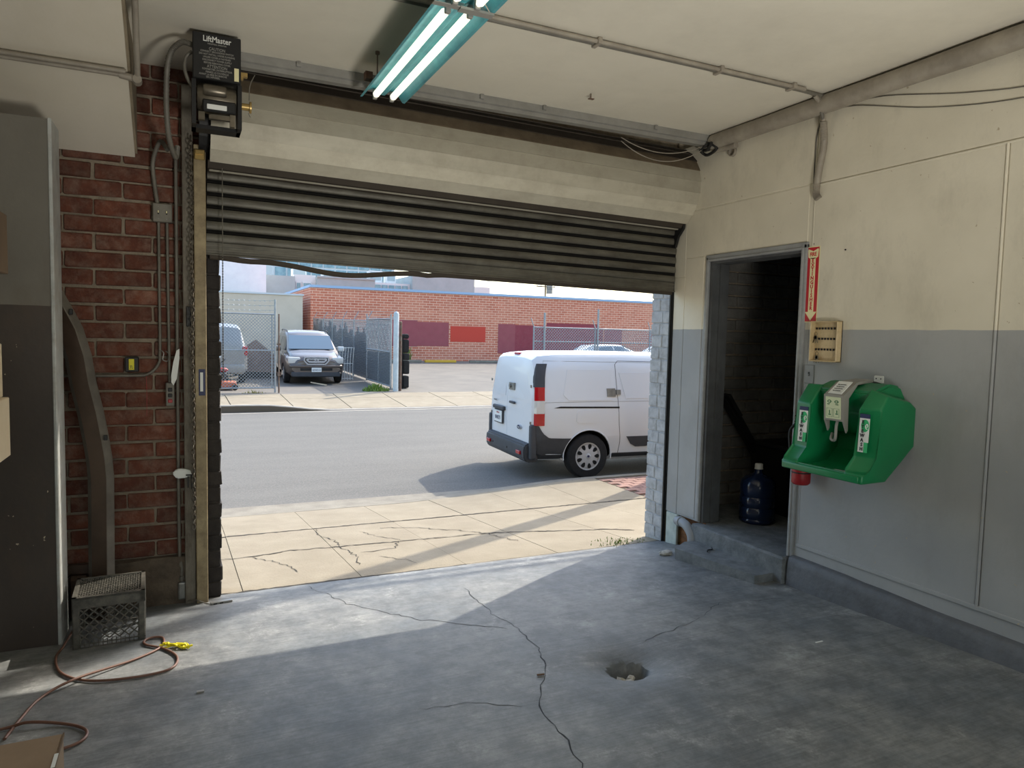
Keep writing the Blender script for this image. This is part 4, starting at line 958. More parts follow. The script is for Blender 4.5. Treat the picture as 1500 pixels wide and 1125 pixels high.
# hood
hood = B().prism([(0.345,0.455),(0.335,0.31),(0.318,0.31),(0.322,0.44),(0.235,0.515),(0.10,0.53),(0.10,0.545),(0.245,0.528)], lambda u, v, d: (-u, d, v), -0.058, 0.058)
hood.build('hood', m_greyplastic, ew, smooth=30)
for s_ in (-1, 1):
    B().prism([(0.345,0.455),(0.335,0.31),(0.305,0.245),(0.295,0.26),(0.30,0.44),(0.235,0.515),(0.245,0.528)], lambda u, v, d: (-u, d, v), s_*0.058, s_*0.066).build('hood_side', m_greyplastic, ew)
Tn = frame((-0.3425,0.0,0.383),(0,-1,0),(-0.069,0,1))
def on_plane(F, x0, y0, x1, y1, t, name, mt, parent, **k):
    b = B().box(x0,y0,-t,x1,y1,t); bmesh.ops.transform(b.bm, matrix=F, verts=b.bm.verts); return b.build(name, mt, parent, **k)
on_plane(Tn,-0.050,-0.062,0.050,0.062,0.0022,'instruction_label',m_paper,ew,label='pale green instruction label with two eyes')
def ellipse(F, cx, cy, rx, ry, t, name, mt, parent, n=18, lens=False):
    b = B(); pts = []
    for i in range(n):
        a = 2*PI*i/n; yy = ry*math.sin(a)*(abs(math.sin(a)) if lens else 1); pts.append((cx+rx*math.cos(a), cy+yy))
    b.prism(pts, lambda u, v, d: F @ Vector((u, v, d)), 0.0015, t); return b.build(name, mt, parent)
for x in (-0.024, 0.024):
    ellipse(Tn, x, 0.036, 0.015, 0.010, 0.003, 'eye_mark', m_textgreen, ew, lens=True)
    ellipse(Tn, x, 0.036, 0.0065, 0.0065, 0.0034, 'eye_mark', m_paper, ew)
    ellipse(Tn, x, 0.036, 0.003, 0.003, 0.0038, 'eye_mark', m_textgreen, ew)
text('FLIP', 0.010, Tn @ Matrix.Translation((-0.030,0.020,0.003)), 'lettering', m_textgreen, ew); text('PULL', 0.010, Tn @ Matrix.Translation((0.028,0.020,0.003)), 'lettering', m_textgreen, ew)
b = B()
for (x0,y0,x1,y1) in [(-0.042,-0.004,-0.004,-0.003),(0.004,-0.004,0.042,-0.003),(-0.042,-0.052,-0.004,-0.051),(0.004,-0.052,0.042,-0.051),(-0.042,-0.052,-0.041,-0.003),(-0.005,-0.052,-0.004,-0.003),(0.004,-0.052,0.005,-0.003),(0.041,-0.052,0.042,-0.003)]:
    b.box(x0,y0,0.0015,x1,y1,0.0032)
b.box(-0.026,-0.034,0.0015,-0.020,-0.014,0.0032).box(-0.030,-0.042,0.0015,-0.014,-0.036,0.0032).box(0.018,-0.036,0.0015,0.034,-0.030,0.0032).box(0.024,-0.028,0.0015,0.030,-0.012,0.0032)
bmesh.ops.transform(b.bm, matrix=Tn, verts=b.bm.verts); b.build('drawing', m_textgreen, ew)
Tt = frame((-0.291,0.0,0.495),(0,-1,0),(0.82,0,0.6))
b = B().prism([(0.335,0.463),(0.25,0.529),(0.253,0.532),(0.338,0.466)], lambda u, v, d: (-u, d, v), -0.045, 0.045); b.build('top_label', m_label, ew, label='white printed label on the hood')
dr_ = Vector((0.085,0,0.066)).normalized(); Tt = frame((-0.338+0.045*dr_.x+0.0015*(-dr_.z), 0, 0.466+0.045*dr_.z+0.0015*dr_.x),(0,-1,0),dr_)
for i, s_ in enumerate(('PULL ARM DOWN', 'TO START FLOW', 'FLUSH BOTH EYES', 'FOR 15 MINUTES')): text(s_, 0.0085, Tt @ Matrix.Translation((0,0.030-0.018*i,0.001)), 'lettering', m_textblack, ew, sx=0.8)
B().tube([(-0.30,-0.005,0.33),(-0.315,-0.005,0.28),(-0.318,-0.005,0.215),(-0.31,0.01,0.195),(-0.305,0.035,0.20),(-0.28,0.05,0.23)], 0.0085, n=10, sub=6).build('nozzle_arm', m_greyplastic, ew, smooth=60)
for s_ in (-1, 1):
    yc = s_*(Wd-0.072) ; F = frame((-0.3535, yc, 0.262), (0,-1,0), (0.038,0,1))
    F.translation = (-0.3435, yc, 0.262)
    on_plane(F,-0.030,-0.10,0.030,0.085,0.002,'side_label',m_label,ew,label='white EYEWASH label')
    on_plane(F,-0.030,0.085,0.030,0.108,0.002,'label_band',m_navy,ew)
    on_plane(F,0.006,-0.10,0.030,-0.045,0.0026,'label_band',m_labelgreen,ew)
    ellipse(F, 0.006, 0.045, 0.024, 0.034, 0.0030, 'eye_mark', m_labelgreen, ew)
    b = B().tube([F @ Vector(p) for p in ((0.022,0.028,0.003),(0.014,0.030,0.003),(0.010,0.044,0.003),(0.018,0.054,0.003),(0.024,0.044,0.003),(0.018,0.038,0.003))], 0.0028, n=6); b.build('eye_mark', m_label, ew, smooth=60)
    for i, ch in enumerate('EYEWASH'):
        text(ch, 0.026, F @ Matrix.Translation((-0.006,0.064-0.0245*i,0.0052)), 'lettering', m_textblack, ew, bold=0.001)
Fb = frame((-0.375,-0.085,0.0385),(0,-1,0),(0.997,0,-0.071))
on_plane(Fb @ Matrix.Translation((0,0.055,0)),-0.05,-0.03,0.05,0.012,0.002,'basin_label',m_label,ew,label='white label in the basin')
on_plane(Fb @ Matrix.Translation((0,0.055,0)),-0.05,0.012,0.05,0.032,0.002,'label_band',m_textblack,ew)
B().cyl((-0.355,0.03,0.034),(-0.355,0.03,0.0395),0.007,n=12).build('drain_hole', m_blackhole, ew)
# wall bracket and black strap
B().box(-0.012,-0.055,0.52,0.0,0.01,0.565,bev=0.006,seg=2).build('bracket', m_label, ew, label='white metal bracket above the tank')
for y in (-0.038, -0.008): B().cyl((-0.0135,y,0.548),(-0.011,y,0.548),0.004,n=8).build('screw', m_textblack, ew)
B().tube([(-0.02,-0.10,0.50),(-0.03,0.0,0.525),(-0.02,0.12,0.515),(-0.02,-0.2,0.43)][:3], 0.008, n=8).build('strap', m_rubber, ew, smooth=60)

fe = thing('fire_extinguisher', 'red fire extinguisher hanging on the wall beneath and behind the eyewash station', 'extinguisher', (3.60, 3.285, 0.64))
B().lathe([(0.0,0.0),(0.045,0.0),(0.057,0.012),(0.058,0.05),(0.058,0.30),(0.045,0.35),(0.02,0.37),(0.0,0.37)], n=24).build('cylinder', m_red, fe, smooth=50)
B().lathe([(0.0585,0.075),(0.0595,0.075),(0.0595,0.083),(0.0585,0.083)], n=24).build('band', m_textblack, fe, smooth=50)
B().box(-0.02,-0.015,0.37,0.02,0.015,0.41).bar((0,-0.01,0.41),(-0.02,0.05,0.44),0.02,0.008).bar((0,-0.01,0.40),(-0.01,0.06,0.40),0.02,0.008).build('handle', m_black, fe)
B().tube([(-0.02,0.03,0.40),(-0.05,0.06,0.34),(-0.055,0.05,0.24),(-0.045,0.045,0.16)], 0.009, n=8).build('hose', m_rubber, fe, smooth=60)
B().box(0.055,-0.02,0.1,0.09,0.02,0.45).build('wall_bracket', m_steel, fe)

fs = thing('fire_extinguisher_sign', 'tall narrow red and cream sign reading FIRE EXTINGUISHER beside the doorway', 'sign', (3.689, 3.352, 1.672))
Fs = frame((-0.004,0,0.25),(0,-1,0),(0,0,1)); SH = 0.243
on_plane(Fs,-0.052,-SH,0.052,SH,0.002,'panel',m_signcream,fs)
on_plane(Fs,-0.046,-SH+0.006,0.046,SH-0.006,0.0026,'red_field',m_sign,fs)
arrow = [(-0.021,0.17),(0.021,0.17),(0.021,-0.175),(0.046,-0.175),(0.0,-0.232),(-0.046,-0.175),(-0.021,-0.175)]
B().prism(arrow, lambda u, v, d: Fs @ Vector((u, v, d)), 0.0026, 0.0034).build('arrow', m_signcream, fs)
B().prism([(-0.038,0.228),(0.0,0.212),(0.038,0.228),(0.042,0.218),(0.038,0.175),(0.021,0.165),(-0.021,0.165),(-0.038,0.175),(-0.042,0.218)], lambda u, v, d: Fs @ Vector((u, v, d)), 0.0026, 0.0034).build('header', m_signcream, fs)
text('FIRE', 0.034, Fs @ Matrix.Translation((0,0.192,0.0038)), 'lettering', m_sign, fs, bold=0.0008, sx=0.85)
for i, ch in enumerate('EXTINGUISHER'):
    text(ch, 0.033, Fs @ Matrix.Translation((0,0.150-0.0275*i,0.0038)), 'lettering', m_sign, fs, bold=0.0012)
B().cyl((0.0,0.0,0.508),(-0.008,0.0,0.508),0.003,n=6).build('nail', m_textblack, fs)

kc = thing('key_cabinet', 'open beige key cabinet with rows of empty hooks above the light switch', 'key cabinet', (3.69, 3.205, 1.43))
hw = 0.105; hh = 0.255
B().box(-0.052,-hw,0,0,-hw+0.008,hh, bev=0.003).box(-0.052,hw-0.008,0,0,hw,hh, bev=0.003).box(-0.052,-hw,0,0,hw,0.008, bev=0.003).box(-0.052,-hw,hh-0.008,0,hw,hh, bev=0.003).build('frame', m_beige, kc)
B().box(-0.012,-hw,0,0,hw,hh).build('back_panel', m_beige, kc)
for zz in (0.21, 0.145, 0.078):
    for i in range(8):
        B().box(-0.020,-0.080+i*0.0225,zz-0.007,-0.0115,-0.072+i*0.0225,zz+0.006).build('hook', m_textblack, kc)
for (yy, zz) in ((0.075,0.175),(0.06,0.05)):
    k_ = thing('key_bunch', 'small bunch of keys hanging in the key cabinet, %s' % ('from the top row' if zz > 0.1 else 'from the bottom row'), 'keys', (3.69-0.03, 3.205+yy, 1.43+zz-0.03))
    B().tube([(0,0.012,0.03),(0,0,0.042),(0,-0.012,0.03),(0,0,0.018)], 0.0015, n=5, closed=True).build('ring', m_key, k_)
    for a in (-0.35, 0.05, 0.4):
        r_ = Matrix.Translation((0,0,0.02)) @ Matrix.Rotation(a, 4, 'X')
        B().box(-0.0015,-0.009,-0.022,0.0015,0.009,-0.004,m=r_).box(-0.0015,-0.003,-0.05,0.0015,0.003,-0.02,m=r_).build('key', m_key, k_)
ls = thing('light_switch', 'grey painted light switch plate between the doorway and the eyewash station', 'switch', (3.69, 3.335, 1.285))
B().box(-0.013,-0.037,0,0,0.037,0.12, bev=0.003).build('plate', m_greytrim, ls)
B().box(-0.014,-0.006,0.05,-0.0125,0.006,0.074).build('slot', m_textblack, ls)
B().box(-0.022,-0.004,0.052,-0.012,0.004,0.062).build('toggle', m_greytrim, ls)
B().cyl((3.69,3.11,2.12),(3.68,3.11,2.12),0.005,n=8).build('wall_anchor', m_textblack, label='small dark screw anchor on the bare wall right of the red sign', category='anchor')

# drain rubbish and small bits on the floor
b = B(); random.seed(9)
for (x, y, r) in ((1.93,2.80,0.028),(1.97,2.78,0.022),(2.0,2.81,0.02),(1.945,2.765,0.018)):
    vs = bmesh.ops.create_icosphere(b.bm, subdivisions=2, radius=r)['verts']
    for v in vs: v.co += noise.noise_vector(v.co*60 + Vector((x*9,0,0)))*0.018
    bmesh.ops.transform(b.bm, matrix=Matrix.Translation((x, y, zf(1.95,2.79)+0.075)), verts=vs)
b.build('crumpled_paper', m_trash, smooth=0, label='crumpled white rubbish stuffed in the floor drain hole', category='rubbish')
B().tube([(1.50,2.855,zf(1.5,2.85)+0.006),(1.535,2.85,zf(1.5,2.85)+0.006)], 0.005, n=6, sub=1).build('floor_scrap', m_rust, label='short dark stick lying across the long floor crack', category='scrap')
B().box(3.02,2.60,zf(3,2.6)+0.0,3.07,2.607,zf(3,2.6)+0.003).build('floor_scrap', m_label, label='thin white sliver on the floor right of the drain', category='scrap')
B().box(0.05,3.32,zf(0,3.3),0.08,3.335,zf(0,3.3)+0.006).build('floor_scrap', m_greyplastic, label='tiny pale chip on the shaded floor right of the cord', category='scrap')

# ================================================================== outside
def zs(x, y):
    if y <= 6.87: return -0.160 - 0.19*(y-4.8)/2.07
    t = (y-6.87)/1.23
    return -0.35 - 0.125*t*(1-sstep(2.2, 5.0, x))
sw = struct('sidewalk')
b = B().grid(frange(-4.2, 12, 27), frange(4.78, 8.12, 6), lambda x, y: zs(x, y)-0.025, 0.3); b.build('joint_bed', m_joint, sw)
xj = [-4.2+0.782*i for i in range(0, 21)]
xj = [x + (0.355-(-4.2+0.782*6)+0.0) for x in xj]   # one joint falls at the left of the opening
G = 0.0025
for i in range(len(xj)-1):
    a, c = xj[i], xj[i+1]
    for (y0, y1) in ((4.83, 6.865), (6.885, 8.095)):
        if y0 > 6 and a > 4.9 and a < 9: 
            continue
        dz = random.uniform(-0.002, 0.0015)
        B().grid(frange(a+G, c-G, 4), frange(y0, y1, 8), lambda x, y: zs(x, y)+dz, 0.06).build('slab', m_walk, sw)
# red pavers in the parkway strip
x = 5.08; j = 0
x0p = [q for q in xj if q > 4.9][0]
B().grid(frange(x0p+0.004, 9.6, 10), frange(6.885, 8.095, 3), lambda x, y: zs(x, y)-0.012, 0.05).build('paver_bed', m_joint, sw)
pm = B().box(0,0,0,0.195,0.095,0.05,bev=0.006).mesh('paver', m_paver)
j = 0; y = 6.89
while y < 8.0:
    x = x0p + 0.01 - (0.1 if j % 2 else 0)
    while x < 8.2:
        if x > x0p: lay(pm, x, y, zs(x, y)-0.045+random.uniform(-.003,.003), sw, name='paver')
        x += 0.203
    y += 0.102; j += 1
def zc(x, y): return zs(x, y)
ribbon([(-0.5,6.874),(1,6.874),(3,6.874),(6,6.874),(9,6.874)], 0.035, zc, 'crack', m_crack, sw, jit=0.010, lift=0.003)
ribbon([(0.28,5.9),(0.5,5.88),(0.8,5.98),(1.2,5.92),(1.5,5.90),(2.0,5.88),(2.6,5.83),(3.2,5.6),(3.6,5.45),(3.75,5.3)], 0.022, zc, 'crack', m_crack, sw, jit=0.015, lift=0.004)
ribbon([(1.16,6.85),(1.13,6.5),(1.22,6.2),(1.2,5.9),(1.25,5.5),(1.2,5.2)], 0.010, zc, 'crack', m_crack, sw, jit=0.02, lift=0.004)
ribbon([(1.7,6.6),(2.0,6.45),(2.35,6.1),(2.5,5.85),(2.62,5.4)], 0.014, zc, 'crack', m_crack, sw, jit=0.02, lift=0.004)
ribbon([(1.3,5.6),(1.6,5.65),(1.7,5.9)], 0.014, zc, 'crack', m_crack, sw, jit=0.02, lift=0.004)
ribbon([(1.75,5.9),(1.6,6.2),(1.5,6.5)], 0.008, zc, 'crack', m_crack, sw, jit=0.02, lift=0.004)
ribbon([(0.5,5.88),(0.7,5.5),(0.75,5.2)], 0.008, zc, 'crack', m_crack, sw, jit=0.02, lift=0.004)
ribbon([(1.4,5.4),(1.55,5.2),(1.6,5.05)], 0.010, zc, 'crack', m_crack, sw, jit=0.02, lift=0.004)
ribbon([(0.2,4.83),(0.8,4.835),(1.6,4.83)], 0.03, zc, 'crack', m_crack, sw, jit=0.008, lift=0.003)
ribbon([(1.6,4.83),(2.6,4.83),(3.7,4.83)], 0.010, zc, 'crack', m_crack, sw, jit=0.004, lift=0.003)
# kerb and gutter on this side
def kz(x): return zs(x, 8.1)
b = B(); X = frange(-4.2, 12, 60); R = []
for x in X:
    R.append([b.bm.verts.new((x, 8.10, kz(x))), b.bm.verts.new((x, 8.235, kz(x)-0.004)), b.bm.verts.new((x, 8.255, kz(x)-0.02)), b.bm.verts.new((x, 8.27, -0.498)), b.bm.verts.new((x, 8.58, -0.492)), b.bm.verts.new((x, 8.58, -0.7)), b.bm.verts.new((x, 8.10, -0.7))])
for a, c in zip(R, R[1:]):
    for k in range(7): b.bm.faces.new((a[k], a[(k+1) % 7], c[(k+1) % 7], c[k]))
b.bm.faces.new(R[0]); b.bm.faces.new(R[-1])
b.build('kerb', m_gutter, smooth=30, kind='structure', recentre=False)
b = B().box(-30,8.58,-0.75,60,18.55,-0.495); b.build('street', m_asphalt, kind='structure', recentre=False)
# parkway ground left/right beyond slabs
B().box(-30,4.78,-0.8,-4.1,8.58,-0.36).box(12,4.78,-0.8,60,8.58,-0.36).build('ground', m_walk, kind='structure', recentre=False)

# far sidewalk
def zfar(x, y):
    k = 1 - sstep(1.7, 3.6, x) if x < 8 else sstep(13.5, 15, x)
    zl = -0.475 + 0.155*k
    t = (y-18.7)/2.7
    return zl + (-0.30-zl)*max(0, min(1, t))
fsw = struct('far_sidewalk')
B().grid(frange(-12, 40, 104), frange(18.55, 21.4, 3), lambda x, y: zfar(x, y)-0.02, 0.3).build('joint_bed', m_joint, fsw)
for i in range(28):
    a = -10.9 + i*1.5; c = a + 1.5
    for (y0, y1) in ((18.78, 20.5), (20.52, 21.4)):
        B().grid(frange(a+0.012, c-0.012, 5), frange(y0, y1, 3), lambda x, y: zfar(x, y), 0.05).build('slab', m_walk, fsw)
b = B(); R = []
for x in frange(-12, 40, 104):
    zt = zfar(x, 18.6); R.append([b.bm.verts.new((x, 18.78, zt)), b.bm.verts.new((x, 18.60, zt)), b.bm.verts.new((x, 18.57, -0.50)), b.bm.verts.new((x, 18.25, -0.49)), b.bm.verts.new((x, 18.25, -0.7)), b.bm.verts.new((x, 18.78, -0.7))])
for a, c in zip(R, R[1:]):
    for k in range(6): b.bm.faces.new((a[k], a[(k+1) % 6], c[(k+1) % 6], c[k]))
b.bm.faces.new(R[0]); b.bm.faces.new(R[-1])
b.build('far_kerb', mat('far_kerb_concrete', H(168,162,150), 0.9, col2=H(150,144,134), scale=3), smooth=30, kind='structure', recentre=False)
def zl(x, y): return -0.30 + 0.30*max(0, min(1, (y-21.4)/16.6))
b = B().grid(frange(-40, 70, 20), [21.4,26,30,34,38,60,120], zl, 0.4)
b.build('parking_lot', m_lot, kind='structure', recentre=False)

# ------------------------------------------------------------------ vehicles
class Car:
    def __init__(s, name, label, loc, rz, stations, paint, group=None):
        s.t = thing(name, label, 'car' if name != 'cargo_van' else 'van', loc, rz); s.st = stations; s.paint = paint
    def sec(s, x):
        st = s.st
        if x <= st[0][0]: return st[0][1]
        for a, c in zip(st, st[1:]):
            if x <= c[0]:
                t = (x-a[0])/(c[0]-a[0]); return [(p[0]+(q[0]-p[0])*t, p[1]+(q[1]-p[1])*t) for p, q in zip(a[1], c[1])]
        return st[-1][1]
    def sy(s, x, z):
        pr = s.sec(x); best = 0
        for p, q in zip(pr, pr[1:]):
            if q[1] >= p[1] and p[1] <= z <= q[1] and q[1]-p[1] > 1e-6:
                t = (z-p[1])/(q[1]-p[1]); best = max(best, p[0]+(q[0]-p[0])*t)
        return best
    def body(s, arches, mt=None, R=0.38):
        b = B(); rings = []
        for x, pr in s.st:
            ring = [b.bm.verts.new((x, -y, z)) for y, z in pr] + [b.bm.verts.new((x, y, z)) for y, z in pr[::-1][1:-1]]
            rings.append(ring)
        n = len(rings[0])
        for a, c in zip(rings, rings[1:]):
            for k in range(n): b.bm.faces.new((a[k], a[(k+1) % n], c[(k+1) % n], c[k]))
        b.bm.faces.new(rings[0]); b.bm.faces.new(rings[-1])
        me = b.mesh('body', mt or s.paint)
        o = link('body', me, s.t, recentre=False)
        cut = B()
        for ax in arches:
            for sd_ in (-1, 1): cut.cyl((ax, sd_*0.62, 0.33), (ax, sd_*1.3, 0.33), R, n=32)
        cm = link('cut', cut.mesh('cut', m_blackhole), None, recentre=False)
        cm.parent = s.t
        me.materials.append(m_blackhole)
        md = o.modifiers.new('b', 'BOOLEAN'); md.operation = 'DIFFERENCE'; md.object = cm; md.solver = 'EXACT'
        bpy.context.view_layer.update()
        nm = bpy.data.meshes.new_from_object(o.evaluated_get(bpy.context.evaluated_depsgraph_get()))
        o.modifiers.clear(); o.data = nm
        bpy.data.objects.remove(cm)
        for f in nm.polygons: f.use_smooth = True
        nm.set_sharp_from_angle(angle=math.radians(32))
        return o
    def patch(s, poly, sides, name, mt, off=0.004, th=0.012, parent=None, nx=10, nz=5, **k):
        x0 = min(p[0] for p in poly); x1 = max(p[0] for p in poly); n = len(poly)
        X = sorted(set([round(x0 + (x1-x0)*i/nx, 4) for i in range(nx+1)] + [round(p[0], 4) for p in poly])); colz = []
        for x in X:
            xx = min(max(x, x0+1e-4), x1-1e-4); zs_ = []
            for q in range(n):
                a, c = poly[q], poly[(q+1) % n]
                if (a[0]-xx)*(c[0]-xx) < 0: zs_.append(a[1]+(c[1]-a[1])*(xx-a[0])/(c[0]-a[0]))
            if len(zs_) < 2: continue
            colz.append((x, min(zs_), max(zs_)))
        for sd_ in sides:
            b = B(); O = []; I = []
            for x, a, c in colz:
                O.append([b.bm.verts.new((x, sd_*(s.sy(x, a+(c-a)*q/nz)+off), a+(c-a)*q/nz)) for q in range(nz+1)])
                I.append([b.bm.verts.new((x, sd_*(s.sy(x, a+(c-a)*q/nz)+off-th), a+(c-a)*q/nz)) for q in range(nz+1)])
            m_ = len(O)-1
            for i in range(m_):
                for q in range(nz):
                    b.bm.faces.new((O[i][q], O[i+1][q], O[i+1][q+1], O[i][q+1])); b.bm.faces.new((I[i][q], I[i][q+1], I[i+1][q+1], I[i+1][q]))
                b.bm.faces.new((O[i][0], I[i][0], I[i+1][0], O[i+1][0])); b.bm.faces.new((O[i][nz], O[i+1][nz], I[i+1][nz], I[i][nz]))
            for q in range(nz):
                b.bm.faces.new((O[0][q], O[0][q+1], I[0][q+1], I[0][q])); b.bm.faces.new((O[m_][q], I[m_][q], I[m_][q+1], O[m_][q+1]))
            b.build(name, mt, parent or s.t, smooth=30, **k)
    def seam(s, pts, sides, w=0.008, mt=None):
        for sd_ in sides:
            P = []
            for a, c in zip(pts, pts[1:]):
                for q in range(8): P.append((a[0]+(c[0]-a[0])*q/8, a[1]+(c[1]-a[1])*q/8))
            P.append(pts[-1])
            B().tube([(x, sd_*(s.sy(x, z)+0.0), z) for x, z in P], w/2, n=4, sub=1).build('seam', mt or m_bumper, s.t)
    def wheel(s, x, y, sd_, R=0.33, spokes=9, rim=None):
        T = B(); w = 0.205
        T.lathe([(R*0.60,-w/2+0.02),(R*0.64,-w/2),(R*0.94,-w/2+0.006),(R,-w/2+0.03),(R,w/2-0.03),(R*0.94,w/2-0.006),(R*0.64,w/2),(R*0.60,w/2-0.02)], n=40, axis='y')
        tw = T.build('tyre', m_tyre, s.t, smooth=40); tw.location = (x, y, R)
        rr = R*0.62; yo = sd_*(w/2-0.02)
        b = B().lathe([(0.0, yo*0.4), (rr, yo*0.4), (rr, yo*0.4+sd_*0.01), (0.0, yo*0.4+sd_*0.01)], n=30, axis='y')
        d_ = b.build('rim_back', m_blackhole, tw)
        b = B().lathe([(rr*0.90, yo+sd_*0.004), (rr*1.02, yo+sd_*0.012), (rr*1.02, yo-sd_*0.03), (rr*0.90, yo-sd_*0.03), (rr*0.90, yo+sd_*0.004)], n=36, axis='y')
        b.lathe([(rr*0.2, yo+sd_*0.014), (rr*0.5, yo+sd_*0.012), (rr*0.92, yo+sd_*0.002), (rr*0.92, yo-sd_*0.02), (rr*0.2, yo-sd_*0.02), (rr*0.2, yo+sd_*0.014)], n=36, axis='y')
        hb = B()
        for q in range(spokes):
            a = 2*PI*q/spokes
            hp = [(rr*(0.70+0.20*math.cos(t_)), rr*(0.135 + 0.045*math.cos(t_))*math.sin(t_)) for t_ in [2*PI*k_/12 for k_ in range(12)]]
            hb.prism([(u*math.cos(a)-v*math.sin(a), u*math.sin(a)+v*math.cos(a)) for u, v in hp], lambda u, v, d: (u, d, v), yo+sd_*0.0115, yo-sd_*0.01)
        hb.build('hubcap_opening', m_blackhole, tw)
        b.lathe([(0.0, yo+sd_*0.022), (rr*0.14, yo+sd_*0.022), (rr*0.26, yo+sd_*0.008), (rr*0.26, yo-sd_*0.02), (0.0, yo-sd_*0.02)], n=24, axis='y')
        b.build('hubcap', rim or m_rim, tw, smooth=30)
        B().lathe([(0.0, yo+sd_*0.026), (rr*0.09, yo+sd_*0.026), (rr*0.09, yo+sd_*0.015), (0.0, yo+sd_*0.015)], n=16, axis='y').build('centre_badge', m_navy, tw)
        return tw
# white van: local x from tail (0) to nose
def vs_(x, zb, wl, wb, ztop, wt, zbelt=1.12):
    return (x, [(0,zb),(wl*0.85,zb),(wl,zb+0.10),(wb,0.62),(wb+0.005,0.95),(wb-0.015,zbelt),(wb-0.03,zbelt+0.06),(wt+(wb-wt)*0.35,ztop-0.28),(wt,ztop-0.10),(wt-0.06,ztop-0.035),(wt*0.55,ztop-0.008),(0,ztop)])
vst = [vs_(0.05,0.30,0.76,0.82,1.60,0.66), vs_(0.10,0.28,0.80,0.87,1.74,0.72), vs_(0.18,0.27,0.83,0.895,1.80,0.74), vs_(0.5,0.26,0.85,0.905,1.83,0.745), vs_(1.5,0.24,0.86,0.91,1.84,0.75), vs_(2.8,0.24,0.86,0.91,1.83,0.745), vs_(3.2,0.24,0.86,0.905,1.78,0.72),
       vs_(3.75,0.24,0.86,0.90,1.36,0.76,1.05), vs_(4.1,0.24,0.85,0.89,1.12,0.80,0.92), vs_(4.6,0.26,0.80,0.84,0.98,0.74,0.80), vs_(4.80,0.32,0.66,0.70,0.86,0.60,0.70)]
van = Car('cargo_van', 'white cargo van with grey bumpers parked at the kerb just outside the door', (4.474, 9.715, -0.5), math.radians(-3.5), vst, m_van)
van.body([0.93, 3.99], R=0.375)
for ax in (0.93, 3.99):
    for sd_ in (-1, 1): van.wheel(ax, sd_*0.80, sd_, 0.325)
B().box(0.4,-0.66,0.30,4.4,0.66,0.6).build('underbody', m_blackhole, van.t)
# rear plastic corner + bumper
for sd_ in (-1, 1):
    b = B(); pts = [(0.045,0.30),(0.045,0.80),(0.09,0.80),(0.16,0.70),(0.24,0.62),(0.44,0.585),(0.62,0.585)]
    arc = [(0.93-0.385*math.cos(a), 0.33+0.385*math.sin(a)) for a in (math.radians(40), math.radians(22), math.radians(5), math.radians(-5))]
    arc = [(0.93-0.382*math.cos(a), 0.33+0.382*math.sin(a)) for a in (math.radians(44), math.radians(30), math.radians(15), math.radians(2))]
    poly = [(0.07,0.285),(0.07,0.80),(0.13,0.80),(0.20,0.68),(0.30,0.61),(0.50,0.60)] + arc + [(0.545,0.285)]
    van.patch(poly, [sd_], 'rear_corner_trim', m_bumper, off=0.010, th=0.04, nx=16)
    # corner wrap
    B().box(0.02,sd_*0.79,0.30,0.12,sd_*0.885,0.80,bev=0.03,seg=3).build('bumper_corner', m_bumper, van.t, smooth=50)
b = B().prism([(-0.10,0.30),(-0.11,0.42),(-0.095,0.50),(-0.02,0.53),(0.12,0.52),(0.12,0.26),(-0.04,0.25)], lambda u, v, d: (u, d, v), -0.80, 0.80)
for v in b.bm.verts:
    if abs(v.co.y) > 0.7: v.co.x += 0.06
bmesh.ops.bevel(b.bm, geom=b.bm.edges[:], offset=0.018, segments=2, affect='EDGES'); b.build('rear_bumper', m_bumper, van.t, smooth=40)
for sd_ in (-1, 1): B().box(-0.075,sd_*0.56,0.36,-0.045 ,sd_*0.70,0.41,bev=0.004).build('reflector', m_redlens, van.t, label='red bumper reflector')
for y in (-0.3, 0.3): B().cyl((-0.108,y,0.41),(-0.118,y,0.41),0.014,n=10).build('parking_sensor', m_black, van.t)
# rear door skins
def rearx(z): 
    P = [(0.52,0.038),(0.95,0.035),(1.2,0.045),(1.5,0.07),(1.62,0.10),(1.72,0.14)]
    for (a, xa), (c, xc) in zip(P, P[1:]):
        if a <= z <= c: return xa + (xc-xa)*(z-a)/(c-a)
    return P[0][1] if z < 0.52 else P[-1][1]
def rear_panel(y0, y1, z0, z1, name, mt, off=0.0, th=0.03, ins=0.0, **k):
    b = B(); nz_ = 8; ny_ = 4; V = []
    for i in range(nz_+1):
        z = z0 + (z1-z0)*i/nz_
        sh = 0.10*max(0, (z-1.15)/0.6)
        row = []
        for j_ in range(ny_+1):
            y = y0 + (y1-y0)*j_/ny_; y = y*(1-sh*1.1)
            bow = 0.03*(y/0.8)**2
            row.append((rearx(z)-off+bow, y, z))
        V.append(row)
    F_ = [[b.bm.verts.new(p) for p in r] for r in V]; K_ = [[b.bm.verts.new((p[0]+th, p[1], p[2])) for p in r] for r in V]
    for i in range(nz_):
        for j_ in range(ny_):
            b.bm.faces.new((F_[i][j_], F_[i][j_+1], F_[i+1][j_+1], F_[i+1][j_])); b.bm.faces.new((K_[i][j_], K_[i+1][j_], K_[i+1][j_+1], K_[i][j_+1]))
    for i in range(nz_):
        b.bm.faces.new((F_[i][0], F_[i+1][0], K_[i+1][0], K_[i][0])); b.bm.faces.new((F_[i][ny_], K_[i][ny_], K_[i+1][ny_], F_[i+1][ny_]))
    for j_ in range(ny_):
        b.bm.faces.new((F_[0][j_], K_[0][j_], K_[0][j_+1], F_[0][j_+1])); b.bm.faces.new((F_[nz_][j_], F_[nz_][j_+1], K_[nz_][j_+1], K_[nz_][j_]))
    return b.build(name, mt, van.t, smooth=40, **k)
rd1 = rear_panel(0.105, 0.80, 0.53, 1.66, 'rear_door', m_van)
